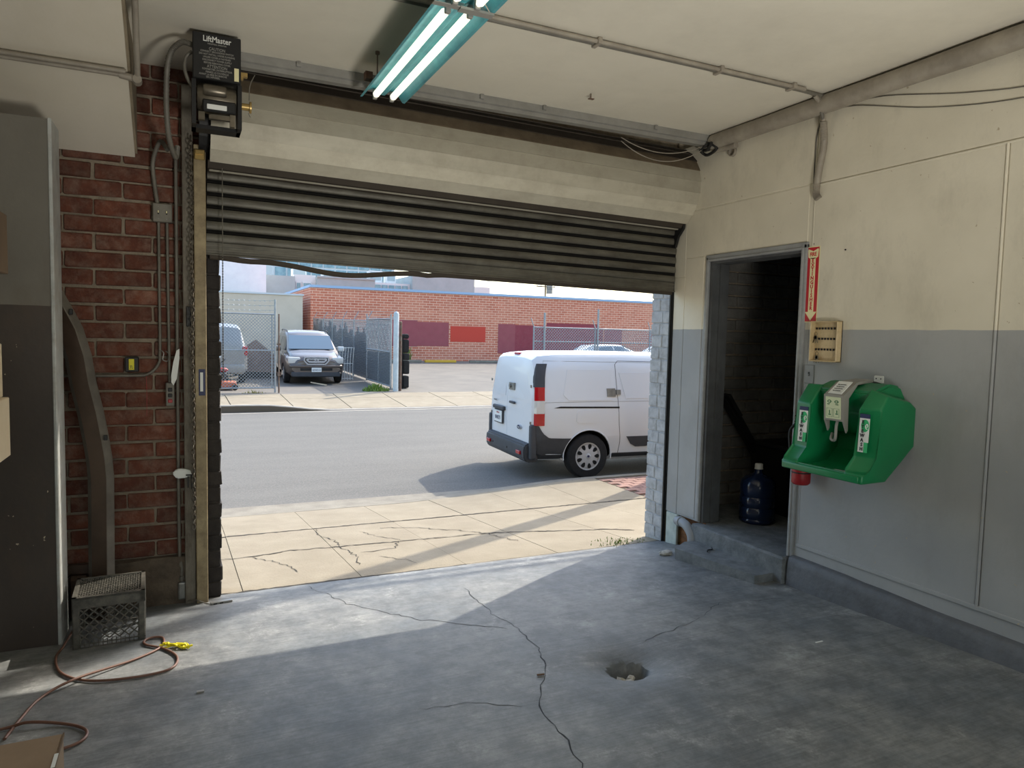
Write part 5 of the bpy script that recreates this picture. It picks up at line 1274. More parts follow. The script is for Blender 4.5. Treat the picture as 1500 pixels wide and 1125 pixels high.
rd2 = rear_panel(-0.80, 0.097, 0.53, 1.66, 'rear_door', m_van)
rear_panel(0.18, 0.72, 1.13, 1.60, 'rear_door_panel', m_van, off=0.008); rear_panel(-0.72, 0.03, 1.13, 1.60, 'rear_door_panel', m_van, off=0.008)
B().box(0.0,-0.06,1.04,0.03,-0.26,1.075,bev=0.008).build('door_handle', m_bumper, van.t, smooth=40)
B().box(-0.01,0.16,0.90,0.04,0.62,0.96,bev=0.012).build('plate_light_housing', m_bumper, van.t)
pk = B().box(0.0,0.24,0.70,0.02,0.56,0.88,bev=0.004).build('licence_plate', m_label, van.t, label='white licence plate in a dark frame')
B().box(0.006,0.225,0.685,0.03,0.575,0.895,bev=0.004).build('plate_frame', m_bumper, van.t)
text('8R40275', 0.085, frame((-0.002,0.40,0.77),(0,-1,0),(0,0,1)), 'plate_lettering', m_navy, van.t, sx=0.75)
text('California', 0.035, frame((-0.002,0.40,0.85),(0,-1,0),(0,0,1)), 'plate_lettering', m_redlens, van.t)
b = B(); b.prism([(-0.42+0.062*math.cos(2*PI*i/24), 0.72+0.028*math.sin(2*PI*i/24)) for i in range(24)], lambda u, v, d: (d, u, v), 0.018, 0.05); b.build('emblem', m_navy, van.t, label='dark blue oval emblem')
b = B(); b.prism([(-0.42+0.068*math.cos(2*PI*i/24), 0.72+0.033*math.sin(2*PI*i/24)) for i in range(24)], lambda u, v, d: (d, u, v), 0.022, 0.05); b.build('emblem_rim', m_rim, van.t)
text('Ford', 0.05, frame((0.016,-0.42,0.72),(0,-1,0),(0,0,1)), 'lettering', m_label, van.t)
text('TRANSIT', 0.04, frame((0.028,0.60,1.03),(0,-1,0),(0,0,1)), 'lettering', m_bumper, van.t)
B().box(0.02,-0.20,1.24,0.05,0.0,1.35,bev=0.004).build('hasp_lock', m_steel, van.t, label='metal hasp lock on the rear doors')
B().cyl((0.0,-0.07,1.30),(0.03,-0.07,1.30),0.03,n=14).build('lock_puck', m_steel, van.t, smooth=40)
B().box(0.13,-0.10,1.77,0.20,0.10,1.80,bev=0.008).build('high_brake_light', m_redlens, van.t)
# lights, wrapping the rear corners
for sd_ in (-1, 1):
    def cor(z0, z1, name, mt, k0=0.0, k1=1.0, off=0.006, **kk):
        b = B(); R = []
        for i in range(6):
            z = z0 + (z1-z0)*i/5; y1_ = van.sy(0.24, z); sh = 0.10*max(0, (z-1.15)/0.6); y0_ = 0.80*(1-sh*1.1); xr = rearx(z)+0.03
            ctl = [(xr-0.004, y0_-0.005), (xr+0.006, (y0_+y1_)/2+0.01), (xr+0.03, y1_-0.006), (xr+0.11, y1_+0.006), (xr+0.15, y1_+0.004)]
            R.append([b.bm.verts.new((x-off*0.5, sd_*(y+off), z)) for x, y in ctl[int(4*k0):int(4*k1)+1]] + [b.bm.verts.new((x+0.03, sd_*(y-0.03), z)) for x, y in ctl[int(4*k0):int(4*k1)+1][::-1]])
        for a, c in zip(R, R[1:]):
            n = len(a)
            for k_ in range(n): b.bm.faces.new((a[k_], a[(k_+1) % n], c[(k_+1) % n], c[k_]))
        b.bm.faces.new(R[0]); b.bm.faces.new(R[-1]); b.build(name, mt, van.t, smooth=40, **kk)
    cor(1.33, 1.66, 'pillar_trim', m_bumper); cor(1.14, 1.33, 'tail_light', m_redlens, 0.25, 1.0, label='red upper tail light'); cor(0.96, 1.14, 'tail_light', m_clearlens, 0.25, 1.0, label='clear middle lens'); cor(0.79, 0.96, 'tail_light', m_redlens, 0.25, 1.0, label='red lower tail light')
    for z in (1.34, 0.82): B().box(0.035,sd_*0.79,z-0.02,0.05,sd_*0.82,z+0.02).build('hinge', m_steel, van.t)
for s_ in ([-1],[1]):
    van.patch([(0.36,1.035),(1.42,1.02),(1.42,1.045),(0.38,1.06)], s_, 'door_track', m_black, off=0.003)
    van.seam([(1.43,0.30),(1.45,0.52),(1.42,0.78),(1.40,1.1),(1.385,1.5),(1.39,1.66),(1.44,1.71),(2.35,1.70)], s_)
    van.seam([(2.42,0.30),(2.42,0.9),(2.40,1.7)], s_); van.seam([(0.20,0.80),(0.20,1.2),(0.24,1.70),(3.2,1.68)], s_, w=0.006, mt=m_greyplastic)
    van.seam([(0.2,1.115),(1.2,1.12),(2.8,1.12),(3.6,1.08)], s_, w=0.006, mt=m_greyplastic)
    van.patch([(0.55,1.16),(0.52,1.22),(0.54,1.54),(0.60,1.58),(1.30,1.58),(1.30,1.14),(0.60,1.14)], s_, 'side_panel', m_van, off=0.006)
    van.patch([(1.46,1.16),(1.44,1.54),(2.34,1.54),(2.36,1.16)], s_, 'side_panel', m_van, off=0.006)
    van.patch([(1.55,0.60),(2.4,0.60),(2.4,0.50),(2.0,0.47),(1.95,0.44),(1.68,0.44),(1.60,0.52)], s_, 'rub_strip', m_bumper, off=0.01)
    van.patch([(2.44,0.60),(3.5,0.60),(3.48,0.50),(2.44,0.50)], s_, 'rub_strip', m_bumper, off=0.01)
    van.patch([(1.34,0.28),(3.6,0.28),(3.6,0.355),(1.34,0.355)], s_, 'side_sill', m_bumper, off=0.006)
    van.patch([(2.60,1.16),(2.58,1.60),(3.15,1.58),(3.55,1.30),(3.60,1.16)], s_, 'front_side_window', m_darkglass, off=0.004)
van.patch([(0.72,0.84),(0.72,0.97),(0.75,1.0),(1.03,1.0),(1.06,0.97),(1.06,0.84),(1.03,0.81),(0.75,0.81)], [-1], 'fuel_door', m_van, off=0.006)
van.patch([(1.22,1.19),(1.22,1.31),(1.36,1.31),(1.36,1.19)], [-1], 'hasp_lock', m_steel, off=0.014, label='metal hasp lock on the side door')
van.patch([(1.37,1.22),(1.37,1.29),(1.44,1.29),(1.44,1.22)], [-1], 'hasp_lock', m_steel, off=0.03, th=0.04)
for s_ in (-1, 1):
    b = B(); P = [(0.93-0.385*math.cos(a), 0.33+0.385*math.sin(a)) for a in frange(math.radians(-8), math.radians(188), 24)]
    b.tube([(x, s_*(van.sy(x, max(z,0.4))+0.002), z) for x, z in P], 0.010, n=6, sub=1); b.build('arch_lip', m_van, van.t, smooth=60)
    B().box(3.5,s_*0.90,1.15,3.62,s_*1.08,1.36,bev=0.03).build('door_mirror', m_bumper, van.t)
    B().box(4.45,s_*0.60,0.72,4.76,s_*0.80,0.84,bev=0.03).build('headlight', m_clearlens, van.t)
b = B().prism([(3.22,1.77),(3.76,1.37),(3.74,1.345),(3.20,1.74)], lambda u, v, d: (u+0.01, d, v+0.012), -0.66, 0.66); b.build('windscreen', m_glass, van.t)
B().box(4.70,-0.66,0.26,4.90,0.66,0.55,bev=0.05,seg=2).build('front_bumper', m_bumper, van.t, smooth=40)

# grey SUV facing the street
def ss(x, zb, w, zbelt, ztop, wt, zh=None):
    return (x, [(0,zb),(w*0.8,zb),(w*0.97,zb+0.12),(w,0.65),(w-0.01,zbelt-0.06),(w-0.05,zbelt),(wt+0.03,ztop-0.14),(wt,ztop-0.08),(wt-0.06,ztop-0.03),(wt*0.5,ztop),(0,ztop+0.005)])
sst = [ss(0.0,0.42,0.84,1.08,1.20,0.74), ss(0.12,0.32,0.93,1.10,1.55,0.74), ss(0.35,0.30,0.97,1.10,1.76,0.75), ss(0.8,0.28,0.98,1.10,1.84,0.74), ss(2.1,0.28,0.98,1.08,1.84,0.74), ss(2.80,0.28,0.98,1.07,1.74,0.72),
       ss(3.62,0.28,0.98,1.02,1.17,0.80), ss(4.0,0.28,0.97,0.98,1.12,0.80), ss(4.55,0.30,0.94,0.90,1.02,0.76), ss(4.72,0.34,0.88,0.78,0.95,0.70), ss(4.80,0.40,0.80,0.66,0.86,0.62)]
suv = Car('suv', 'grey sport utility vehicle parked nose out in the driveway across the street', (4.22, 29.0, zl(4,29)), math.radians(-91.5), sst, m_suv)
suv.t.rotation_euler.y = math.radians(1.03); suv.t.scale = (1, 1, 0.96)
suv.body([0.95, 3.82], R=0.40)
for ax in (0.95, 3.82):
    for sd_ in (-1, 1): suv.wheel(ax, sd_*0.86, sd_, 0.365, spokes=5)
def fr_box(y0, y1, z0, z1, x0, x1, name, mt, bev=0.01, **k): return B().box(x0,y0,z0,x1,y1,z1,bev=bev).build(name, mt, suv.t, smooth=40, **k)
b = B().prism([(2.95,1.66),(3.60,1.19),(3.57,1.165),(2.92,1.63)], lambda u, v, d: (u+0.012, d*(1+0.10*((1.735-v)/0.55)), v+0.014), -0.70, 0.70); b.build('windscreen', m_glass, suv.t)
for sd_ in (-1, 1):
    suv.patch([(2.00,1.14),(2.00,1.62),(2.75,1.60),(3.10,1.40),(3.30,1.16)], [sd_], 'side_window', m_darkglass)
    suv.patch([(1.05,1.14),(1.05,1.62),(1.92,1.62),(1.92,1.14)], [sd_], 'side_window', m_darkglass)
    suv.patch([(0.32,1.16),(0.40,1.58),(0.97,1.62),(0.97,1.15)], [sd_], 'side_window', m_darkglass)
    suv.patch([(0.3,0.30),(4.5,0.32),(4.5,0.44),(0.3,0.42)], [], 'sill', m_bumper)
    suv.seam([(2.0,0.4),(1.96,0.8),(1.96,1.6)], [sd_]); suv.seam([(3.2,0.4),(3.2,1.1)], [sd_]); suv.seam([(1.0,0.75),(1.0,1.1)], [sd_])
    B().box(4.48,sd_*0.52,0.74,4.76,sd_*0.90,0.96,bev=0.03,seg=2).build('headlight', m_clearlens, suv.t, smooth=40, label='cloudy headlight')
    B().box(3.02,sd_*0.98,1.10,3.20,sd_*1.20,1.28,bev=0.03,seg=2).build('door_mirror', m_suv if sd_ < 0 else m_label, suv.t, smooth=40)
    B().tube([(0.75,sd_*0.70,1.78),(0.85,sd_*0.70,1.845),(2.3,sd_*0.70,1.845),(2.5,sd_*0.70,1.77)], 0.016, n=6, sub=4).build('roof_rail', m_black, suv.t, smooth=60)
    B().cyl((4.70,sd_*0.68,0.52),(4.79,sd_*0.68,0.52),0.055,n=16).build('fog_light', m_clearlens, suv.t, smooth=40)
B().prism([(-0.40,0.98),(-0.42,0.84),(-0.30,0.70),(0.30,0.70),(0.42,0.84),(0.40,0.98)], lambda u, v, d: (d, u, v), 4.60, 4.83).build('grille_surround', m_chrome, suv.t)
B().prism([(-0.36,0.945),(-0.375,0.85),(-0.27,0.745),(0.27,0.745),(0.375,0.85),(0.36,0.945)], lambda u, v, d: (d, u, v), 4.70, 4.838).build('grille_opening', m_black, suv.t)
B().prism([(-0.33,0.925),(-0.34,0.86),(-0.25,0.775),(0.25,0.775),(0.34,0.86),(0.33,0.925)], lambda u, v, d: (d, u, v), 4.70, 4.842).build('grille_bar', m_chrome, suv.t)
B().box(4.70,-0.26,0.845,4.848,-0.07,0.88).box(4.70,0.07,0.845,4.848,0.26,0.88).build('grille_slot', m_black, suv.t)
B().cyl((4.80,0,0.862),(4.856,0,0.862),0.055,n=16).build('emblem', m_chrome, suv.t, label='round chrome emblem')
text('H', 0.085, frame((4.858,0,0.862),(0,1,0),(0,0,1)), 'lettering', m_black, suv.t, bold=0.003)
fr_box(-0.86,0.86,0.60,0.70,4.60,4.84,'front_bumper',m_suv,0.03)
fr_box(-0.52,0.52,0.50,0.585,4.60,4.825,'lower_intake',m_black); fr_box(-0.80,0.80,0.28,0.46,4.55,4.815,'lower_bumper',m_bumper,0.03)
fr_box(-0.16,0.16,0.455,0.605,4.82,4.85,'licence_plate',m_label,0.003,label='white licence plate')
text('6DWE110', 0.085, frame((4.852,0,0.52),(0,1,0),(0,0,1)), 'plate_lettering', m_navy, suv.t, sx=0.72)
for y in (-0.3, 0.3): B().box(0.6,y-0.3,0.3,4.2,y+0.3,0.55).build('underbody', m_blackhole, suv.t)
B().bar((3.9,24.1,zl(4,24)+0.10),(4.35,23.75,zl(4,24)+0.03),0.05,0.03).build('timber_offcut', m_cardpale, label='pale stick propped under the nose of the grey vehicle', category='stick')

# silver minivan seen from behind, behind the gate
def ms(x, zb, w, ztop, wt): return (x, [(0,zb),(w*0.85,zb),(w,zb+0.12),(w,0.7),(w-0.01,0.98),(w-0.04,1.08),(wt+0.03,ztop-0.16),(wt,ztop-0.09),(wt-0.07,ztop-0.03),(wt*0.5,ztop),(0,ztop)])
mst = [ms(0.0,0.40,0.86,1.10,0.80), ms(0.08,0.34,0.93,1.30,0.82), ms(0.22,0.30,0.97,1.66,0.76), ms(0.5,0.28,0.99,1.75,0.75), ms(2.9,0.28,0.99,1.75,0.75), ms(3.3,0.28,0.99,1.68,0.74), ms(4.15,0.28,0.97,1.14,0.80), ms(4.8,0.30,0.90,0.92,0.72), ms(5.05,0.36,0.78,0.80,0.6)]
mv = Car('minivan', 'silver minivan seen from behind through the chain link gate', (0.98, 24.3, zl(1,24.3)), math.radians(90), mst, m_minivan)
mv.t.rotation_euler.y = math.radians(-1.03); mv.t.scale = (1, 1, 1.12)
mv.body([1.05, 4.0], R=0.37)
for ax in (1.05, 4.0):
    for sd_ in (-1, 1): mv.wheel(ax, sd_*0.86, sd_, 0.34, spokes=7)
b = B().prism([(0.075,1.08),(0.215,1.60),(0.25,1.60),(0.12,1.08)], lambda u, v, d: (u-0.005, d*(1-0.12*(v-1.08)/0.5), v), -0.82, 0.82); b.build('rear_window', m_darkglass, mv.t)
for sd_ in (-1, 1):
    B().box(0.005,sd_*0.80,0.86,0.14,sd_*0.965,1.12,bev=0.02,seg=2).build('tail_light', m_redlens, mv.t, smooth=40)
    mv.patch([(0.45,1.12),(0.5,1.56),(1.8,1.58),(1.8,1.12)], [sd_], 'side_window', m_darkglass); mv.patch([(1.9,1.12),(1.9,1.58),(3.1,1.54),(3.7,1.16)], [sd_], 'side_window', m_darkglass)
B().box(-0.06,-0.88,0.36,0.08,0.88,0.60,bev=0.03,seg=2).build('rear_bumper', m_minivan, mv.t, smooth=40)
B().box(-0.005,-0.16,0.80,0.03,0.16,0.95).build('licence_plate', m_label, mv.t)
B().box(0.5,-0.6,0.28,4.4,0.6,0.5).build('underbody', m_blackhole, mv.t)

# two pale cars in the far lot
def cs(x, zb, w, zbelt, ztop, wt): return (x, [(0,zb),(w*0.85,zb),(w,zb+0.12),(w,0.6),(w-0.01,zbelt-0.06),(w-0.05,zbelt),(wt+0.02,ztop-0.10),(wt,ztop-0.06),(wt-0.08,ztop-0.02),(wt*0.5,ztop),(0,ztop)])
for (x, y, rz, lbl, mt, hgt) in ((18.0, 31.0, 0.0, 'silver hatchback in the far lot behind the fence, roof showing above the van', m_silver, 1.33), (22.3, 31.0, 0.0, 'white car in the far lot beside the grey brick jamb, roof showing above the van', m_label, 1.36)):
    cst = [cs(0.0,0.35,0.76,0.80,0.92,0.66), cs(0.12,0.28,0.84,0.86,1.0,0.66), cs(0.7,0.26,0.87,0.90,1.27,0.62), cs(1.3,0.26,0.88,0.90,hgt,0.60), cs(2.3,0.26,0.88,0.90,hgt,0.60), cs(3.1,0.26,0.87,0.88,1.0,0.70), cs(4.0,0.30,0.82,0.72,0.84,0.62), cs(4.2,0.36,0.72,0.6,0.74,0.5)]
    c = Car('hatchback_car', lbl, (x, y, zl(x, y)+0.01), rz, cst, mt)
    c.body([0.8, 3.35], R=0.35)
    for ax in (0.8, 3.35):
        for sd_ in (-1, 1): c.wheel(ax, sd_*0.76, sd_, 0.31, spokes=6)
    c.patch([(0.85,0.94),(0.95,1.18),(1.75,1.24),(1.75,0.94)], [-1,1], 'side_window', m_glass); c.patch([(1.83,0.94),(1.83,1.24),(2.35,1.22),(2.85,0.96)], [-1,1], 'side_window', m_glass)
    b = B().prism([(2.36,hgt-0.03),(3.05,1.02),(3.02,1.0),(2.33,hgt-0.05)], lambda u, v, d: (u+0.01, d, v+0.012), -0.56, 0.56); b.build('windscreen', m_glass, c.t)
    b = B().prism([(0.2,1.02),(0.72,1.26),(0.75,1.24),(0.23,1.0)], lambda u, v, d: (u-0.01, d, v+0.012), -0.56, 0.56); b.build('rear_window', m_glass, c.t)

# ------------------------------------------------------------------ chain link fences
def link_mesh(w, h, fn, pitch=0.075, r=0.0035):
    b = B(); n = int((w+h)/pitch)
    for i in range(n+1):
        c = i*pitch
        u0, v0 = (c, 0) if c <= w else (w, c-w); u1, v1 = (0, c) if c <= h else (c-h, h)
        for f_ in (lambda u, v: fn(u, v), lambda u, v: fn(w-u, v)):
            if (u0-u1)**2 + (v0-v1)**2 > 1e-4: b.bar(f_(u0, v0), f_(u1, v1), r*2, r*2)
    return b
gt = thing('chain_link_gate', 'galvanised chain link gate with barbed wire in front of the silver minivan', 'gate', (2.512, 21.9, zl(2,21.9)))
GW = 3.4; gz0 = 0.14; gz1 = 2.30
b = B().tube([(0,0,0.0),(0,0,2.74)], 0.030, n=10, sub=1); b.build('post', m_fence, gt, smooth=50)
for z in (gz0, 1.24, gz1): B().tube([(0,0,z),(-GW,0,z)], 0.020, n=8, sub=1).build('rail', m_fence, gt, smooth=50)
B().tube([(-GW,0,0),(-GW,0,2.74)], 0.03, n=10, sub=1).build('post', m_fence, gt, smooth=50)
B().tube([(-0.09,0,gz0),(-0.09,0,gz1)], 0.018, n=8, sub=1).build('frame_tube', m_fence, gt, smooth=50)
link_mesh(GW, gz1-gz0, lambda u, v: (-u, 0.0, gz0+v), pitch=0.095, r=0.0062).build('wire_mesh', m_fence, gt, kind='stuff')
for z in (2.42, 2.56, 2.70):
    b = B().tube([(0,0,z),(-GW*0.5,0,z-0.03),(-GW,0,z)], 0.006, n=4, sub=6)
    for q in range(1, 24): x = -GW*q/24; b.bar((x-0.02,-0.02,z-0.04),(x+0.02,0.02,z+0.01),0.006).bar((x+0.02,-0.02,z-0.04),(x-0.02,0.02,z+0.01),0.006)
    b.build('barbed_wire', m_fence, gt)
rp = thing('drop_rod_pole', 'thin rusty pole standing just right of the chain link gate', 'pole', (2.60, 21.75, zl(2,21.75)))
B().tube([(0,0,-0.02),(0,0,2.32)], 0.022, n=8, sub=1).build('pole', m_rust, rp, smooth=50)
B().box(-0.04,-0.03,0.50,0.05,0.03,0.62).build('latch', m_rust, rp); B().box(-0.05,-0.02,1.4,0.05,0.02,1.46).build('latch', m_rust, rp)

sf_ = thing('side_fence', 'chain link fence with dark fabric running back along the driveway', 'fence', (6.2, 22.6, zl(6,22.6)))
def zrel(y): return zl(6, 22.6+y) - zl(6, 22.6)
FL = 15.0
for y in (0.0, 3.3, 5.5, 7.7, 9.9, 12.1, 14.9):
    B().tube([(0,y,zrel(y)),(0,y,zrel(y)+2.22)], 0.028, n=8, sub=1).build('post', m_fence, sf_, smooth=50)
    B().tube([(0,y,zrel(y)+2.22),(0.18,y,zrel(y)+2.55)], 0.015, n=6, sub=1).build('barb_arm', m_fence, sf_)
B().tube([(0,0,2.2),(0,FL,2.2+zrel(FL))], 0.02, n=8, sub=1).build('rail', m_fence, sf_, smooth=50)
for q in (0.06, 0.12, 0.17): B().tube([(q,0,2.22+q*1.8),(q,FL,2.22+q*1.8+zrel(FL))], 0.006, n=4, sub=1).build('barbed_wire', m_fence, sf_)
link_mesh(FL, 2.1, lambda u, v: (0, u, v+0.06+zrel(u)), pitch=0.13, r=0.006).build('wire_mesh', m_fence, sf_, kind='stuff')
for i in range(34):
    y0 = 3.35 + i*0.34; y1 = y0+0.31; h_ = 1.30 + 0.10*math.sin(i*0.7) + 0.010*i
    zb_ = zrel(y0); mt_ = m_tarp
    B().box(0.03,y0,zb_+0.08,0.045,y1,zb_+h_).build('fabric_strip', m_tarp, sf_)
    B().box(0.032,y0,zb_+h_,0.043,y1,zb_+h_+0.45+0.15*math.sin(i*1.9)).build('fence_slat', m_slatgrey, sf_)
gl = thing('swung_gate', 'open gate leaf swung back beside the big white post, dark fabric on its lower half', 'gate', (6.08, 22.15, zl(6,22.1)))
GLn = 3.3
for y in (0.06, GLn): B().tube([(0,y,0.10),(0,y,2.42 if y < 1 else 2.5)], 0.025, n=8, sub=1).build('frame_tube', m_fence, gl, smooth=50)
B().tube([(0,1.6,0.12),(0,1.6,2.30)], 0.018, n=8, sub=1).build('frame_tube', m_fence, gl, smooth=50)
for z in (0.12, 1.22, 2.28): B().tube([(0,0.06,z),(0,GLn,z+0.03)], 0.022, n=8, sub=1).build('rail', m_fence, gl, smooth=50)
link_mesh(GLn-0.06, 2.15, lambda u, v: (0, 0.06+u, v+0.12), pitch=0.10, r=0.0055).build('wire_mesh', m_fence, gl, kind='stuff')
for i in range(9): B().box(0.02,0.12+i*0.35,0.15,0.03,0.12+i*0.35+0.33,1.20).build('fabric_strip', m_tarp, gl)
B().tube([(0,0.06,2.42),(0,0.8,2.30),(0,GLn,2.40)], 0.006, n=4).build('barbed_wire', m_fence, gl)
wp = thing('gate_post', 'thick pale round post at the driveway corner with a domed cap', 'post', (6.15, 21.85, zl(6,21.85)))
B().lathe([(0.0,0.0),(0.085,0.0),(0.085,2.42),(0.075,2.47),(0.045,2.50),(0.0,2.51)], n=20).build('post', mat('pale_post_paint', H(196,204,206), 0.5, col2=H(170,182,186), scale=4), wp, smooth=50)
B().lathe([(0.0,0.0),(0.045,0.0),(0.045,2.20),(0.0,2.22)], n=12, c=(0.16,0.05,0)).build('second_post', m_rust, wp, smooth=50)
ts = thing('rubber_stack', 'tall stack of chunky black rubber blocks leaning behind the white post', 'stack', (6.62, 22.75, zl(6,22.75)))
B().box(-0.22,-0.12,0,0.0,0.12,1.72,bev=0.01).build('backing_board', m_tirewood, ts)
hz = 0.02; random.seed(12)
for i, hh_ in enumerate((0.40, 0.02, 0.44, 0.22, 0.44, 0.16)):
    if hh_ > 0.1:
        b = B().box(-0.02,-0.16,hz,0.20+random.uniform(-0.03,0.03),0.16,hz+hh_,bev=0.04,seg=2)
        b.box(0.02,-0.18,hz+0.04,0.17,0.18,hz+hh_-0.05)
        b.build('rubber_block', m_tirewood, ts)
    hz += hh_ + 0.02
rf = thing('far_fence', 'galvanised chain link fence crossing the far lot behind the van', 'fence', (13.6, 27.0, zl(13,27)))
FW = 12.0; z0_ = 0
for (x, h_) in ((0.0,2.15),(3.05,2.15),(6.0,2.15),(9.0,2.15),(12.0,2.15)):
    B().tube([(x,0,0),(x,0,h_)], 0.035, n=8, sub=1).build('post', m_fence, rf, smooth=50)
    B().tube([(x,0,h_),(x-0.14,0,h_+0.36)], 0.022, n=6, sub=1).build('barb_arm', m_fence, rf)
for (x, h_) in ((0.48,2.75),(3.0+0.15,3.0)): B().tube([(x,-0.06,0),(x,-0.06,h_)], 0.045, n=10, sub=1).build('tall_post', m_fence, rf, smooth=50)
for z in (1.53, 2.13): B().tube([(0,0,z),(FW,0,z)], 0.024, n=8, sub=1).build('rail', m_fence, rf, smooth=50)
link_mesh(FW, 2.05, lambda u, v: (u, 0, v+0.05), pitch=0.13, r=0.008).build('wire_mesh', m_fence, rf, kind='stuff')

# things in the yard behind the gate
B().prism([(0,0),(1.55,-0.05),(1.40,0.62),(0.52,1.15),(0.05,0.95)], lambda u, v, d: (2.1+u*0.68, d, zl(2,27)+0.25+v), 27.0, 27.06).build('yard_board', mat('brown_board', H(148,122,108), 0.8, col2=H(130,106,92), scale=3), label='brown sheet of board leaning at an angle in the yard behind the gate', category='board')
B().box(2.1,27.1,zl(2,27),3.1,27.5,zl(2,27)+0.35,bev=0.02).build('yard_trailer', m_rubber, label='low black trailer under the brown board in the yard', category='trailer')
mw = thing('red_mower', 'red and orange lawn machine behind the gate in front of the minivan', 'mower', (1.18, 22.9, zl(1,22.9)))
B().box(-0.35,-0.25,0.08,0.32,0.25,0.26,bev=0.03).build('deck', m_pcb, mw, smooth=40)
B().box(-0.25,-0.15,0.30,0.05,0.15,0.55,bev=0.04).build('engine', m_black, mw, smooth=40)
B().box(-0.30,-0.16,0.55,0.10,0.16,0.66,bev=0.04).build('cover', m_red, mw, smooth=40)
for x in (-0.3, 0.27):
    for y in (-0.27, 0.27): B().lathe([(0,-0.02),(0.09,-0.02),(0.09,0.02),(0,0.02)], n=16, c=(x,y,0.09), axis='y').build('wheel', m_tyre, mw)
B().tube([(-0.3,-0.2,0.25),(-0.1,-0.15,0.8),(0.02,-0.15,0.92),(0.02,0.15,0.92),(-0.1,0.15,0.8),(-0.3,0.2,0.25)], 0.014, n=6, sub=1).build('handlebar', m_black, mw)
bs = thing('wire_rack', 'white wire rack standing against the dark fence beside the grey vehicle', 'rack', (5.75, 26.2, zl(5,26.2)))
for i in range(7): B().tube([(-i*0.10,0,0.0),(-i*0.10,0.03,0.6),(-i*0.10+0.04,0,1.2)], 0.010, n=5).build('bar', m_label, bs)
for z in (0.05, 0.6, 1.18): B().bar((0,0,z),(-0.62,0,z),0.018).build('cross_bar', m_label, bs)
def weeds(x, y, z, n, r, h, name, mt, lbl):
    b = B(); random.seed(int(x*100)+n)
    for i in range(n):
        a = random.uniform(0, 2*PI); d = r*random.random(); px, py = x+d*math.cos(a), y+d*math.sin(a)*0.6
        t_ = random.uniform(0, 2*PI); l = h*random.uniform(0.25, 1)*(1.15-0.75*d/r); w = min(h*0.10, 0.018); tip = (px+l*0.5*math.cos(t_), py+l*0.5*math.sin(t_), z+l)
        q = [b.bm.verts.new((px-w*math.sin(t_), py+w*math.cos(t_), z)), b.bm.verts.new((px+w*math.sin(t_), py-w*math.cos(t_), z)), b.bm.verts.new(((px+tip[0])/2+w*0.8*math.sin(t_), (py+tip[1])/2, z+l*0.65)), b.bm.verts.new(tip)]
        b.bm.faces.new(q)
    b.build(name, mt, kind='stuff', label=lbl, category='weeds')
weeds(5.55, 22.0, zl(5,22.0), 420, 0.45, 0.26, 'weed_clump', m_weed, 'bright green weeds growing at the foot of the white post')
weeds(1.9, 21.75, -0.30, 60, 0.35, 0.12, 'weed_clump', m_drygrass, 'dry straw coloured weeds under the chain link gate')
weeds(3.3, 4.90, zs(3.3,4.9), 90, 0.28, 0.05, 'weed_clump', m_weed, 'small green weeds in the threshold joint by the grey brick jamb')
weeds(6.1, 6.95, zs(6.1,6.95), 80, 0.5, 0.06, 'weed_clump', m_weed, 'thin weeds along the edge of the red pavers')
weeds(11.0, 37.35, 0.0, 90, 0.40, 0.9, 'weed_clump', m_weed, 'tall dark weeds against the foot of the far brick wall')

# ------------------------------------------------------------------ buildings
bb = thing('brick_building', 'long low red brick building with painted-over maroon patches and a pale coping', 'building', (6.12, 38.0, 0.0))
B().box(0,0,-0.4,44,21.5,3.82).build('walls', m_farbrick, bb)
B().box(-0.06,-0.06,3.82,44.05,0.25,3.95).box(-0.06,-0.06,3.82,0.2,21.5,3.95).build('coping', m_capblue, bb, label='pale blue coping')
B().box(-0.0,-0.25,-0.1,44,0,0.02).build('plinth', m_gutter, bb)
def bpatch(x0, z0, x1, z1, mt, l): B().box(x0-6.12,-0.012,z0,x1-6.12,0.004,z1).build('paint_patch', mt, bb, label=l)
bpatch(9.0,0.62,9.6,2.05,m_patch,'maroon painted patch'); bpatch(9.6,0.62,10.1,2.25,m_patch,'maroon painted patch'); bpatch(10.1,0.82,11.9,2.28,m_patch,'maroon painted patch'); bpatch(11.9,0.86,13.75,2.20,m_patch,'large maroon painted patch')
bpatch(13.85,1.13,16.0,2.02,m_patchred,'bright red painted rectangle')
bpatch(16.8,0.50,17.9,2.22,m_patch,'maroon painted patch'); bpatch(17.9,0.62,20.0,2.18,m_patch2,'dark maroon painted patch'); bpatch(20.0,0.6,24.0,2.16,m_patch2,'dark maroon painted patch'); bpatch(24.1,0.9,25.4,2.06,m_patch,'maroon painted patch')
bpatch(27.5,0.6,34.0,2.0,m_patch,'maroon painted patch'); bpatch(20.0,2.16,23.6,2.36,m_patch2,'maroon painted strip')
for i, x in enumerate((8.6, 10.9, 12.9, 15.5, 18.2)):
    o = B().box(-0.9,-0.08,0,0.9,0.08,0.14,bev=0.02).mesh('wheel_stop', m_stopyellow if i in (0, 2) else m_gutter)
    link('wheel_stop', o, None, recentre=False, loc=(x, 36.9, zl(9,36.9)), label=('yellow parking stop at the foot of the brick building, %s' % ('nearer the black rubber stack' if i == 0 else 'right of the tall weeds')) if i in (0, 2) else 'bare concrete parking stop, %s' % {1:'between the two yellow ones', 3:'in front of the bright red rectangle', 4:'in front of the dark maroon patch, partly behind the van'}[i], category='parking stop', group='parking stops')
cbd = thing('cream_building', 'plain cream stucco building left of the brick one behind the grey vehicle', 'building', (-2.3, 36.0, 0))
B().box(-9.5,0,-0.4,7.72,16,3.26).build('walls', m_cream, cbd)
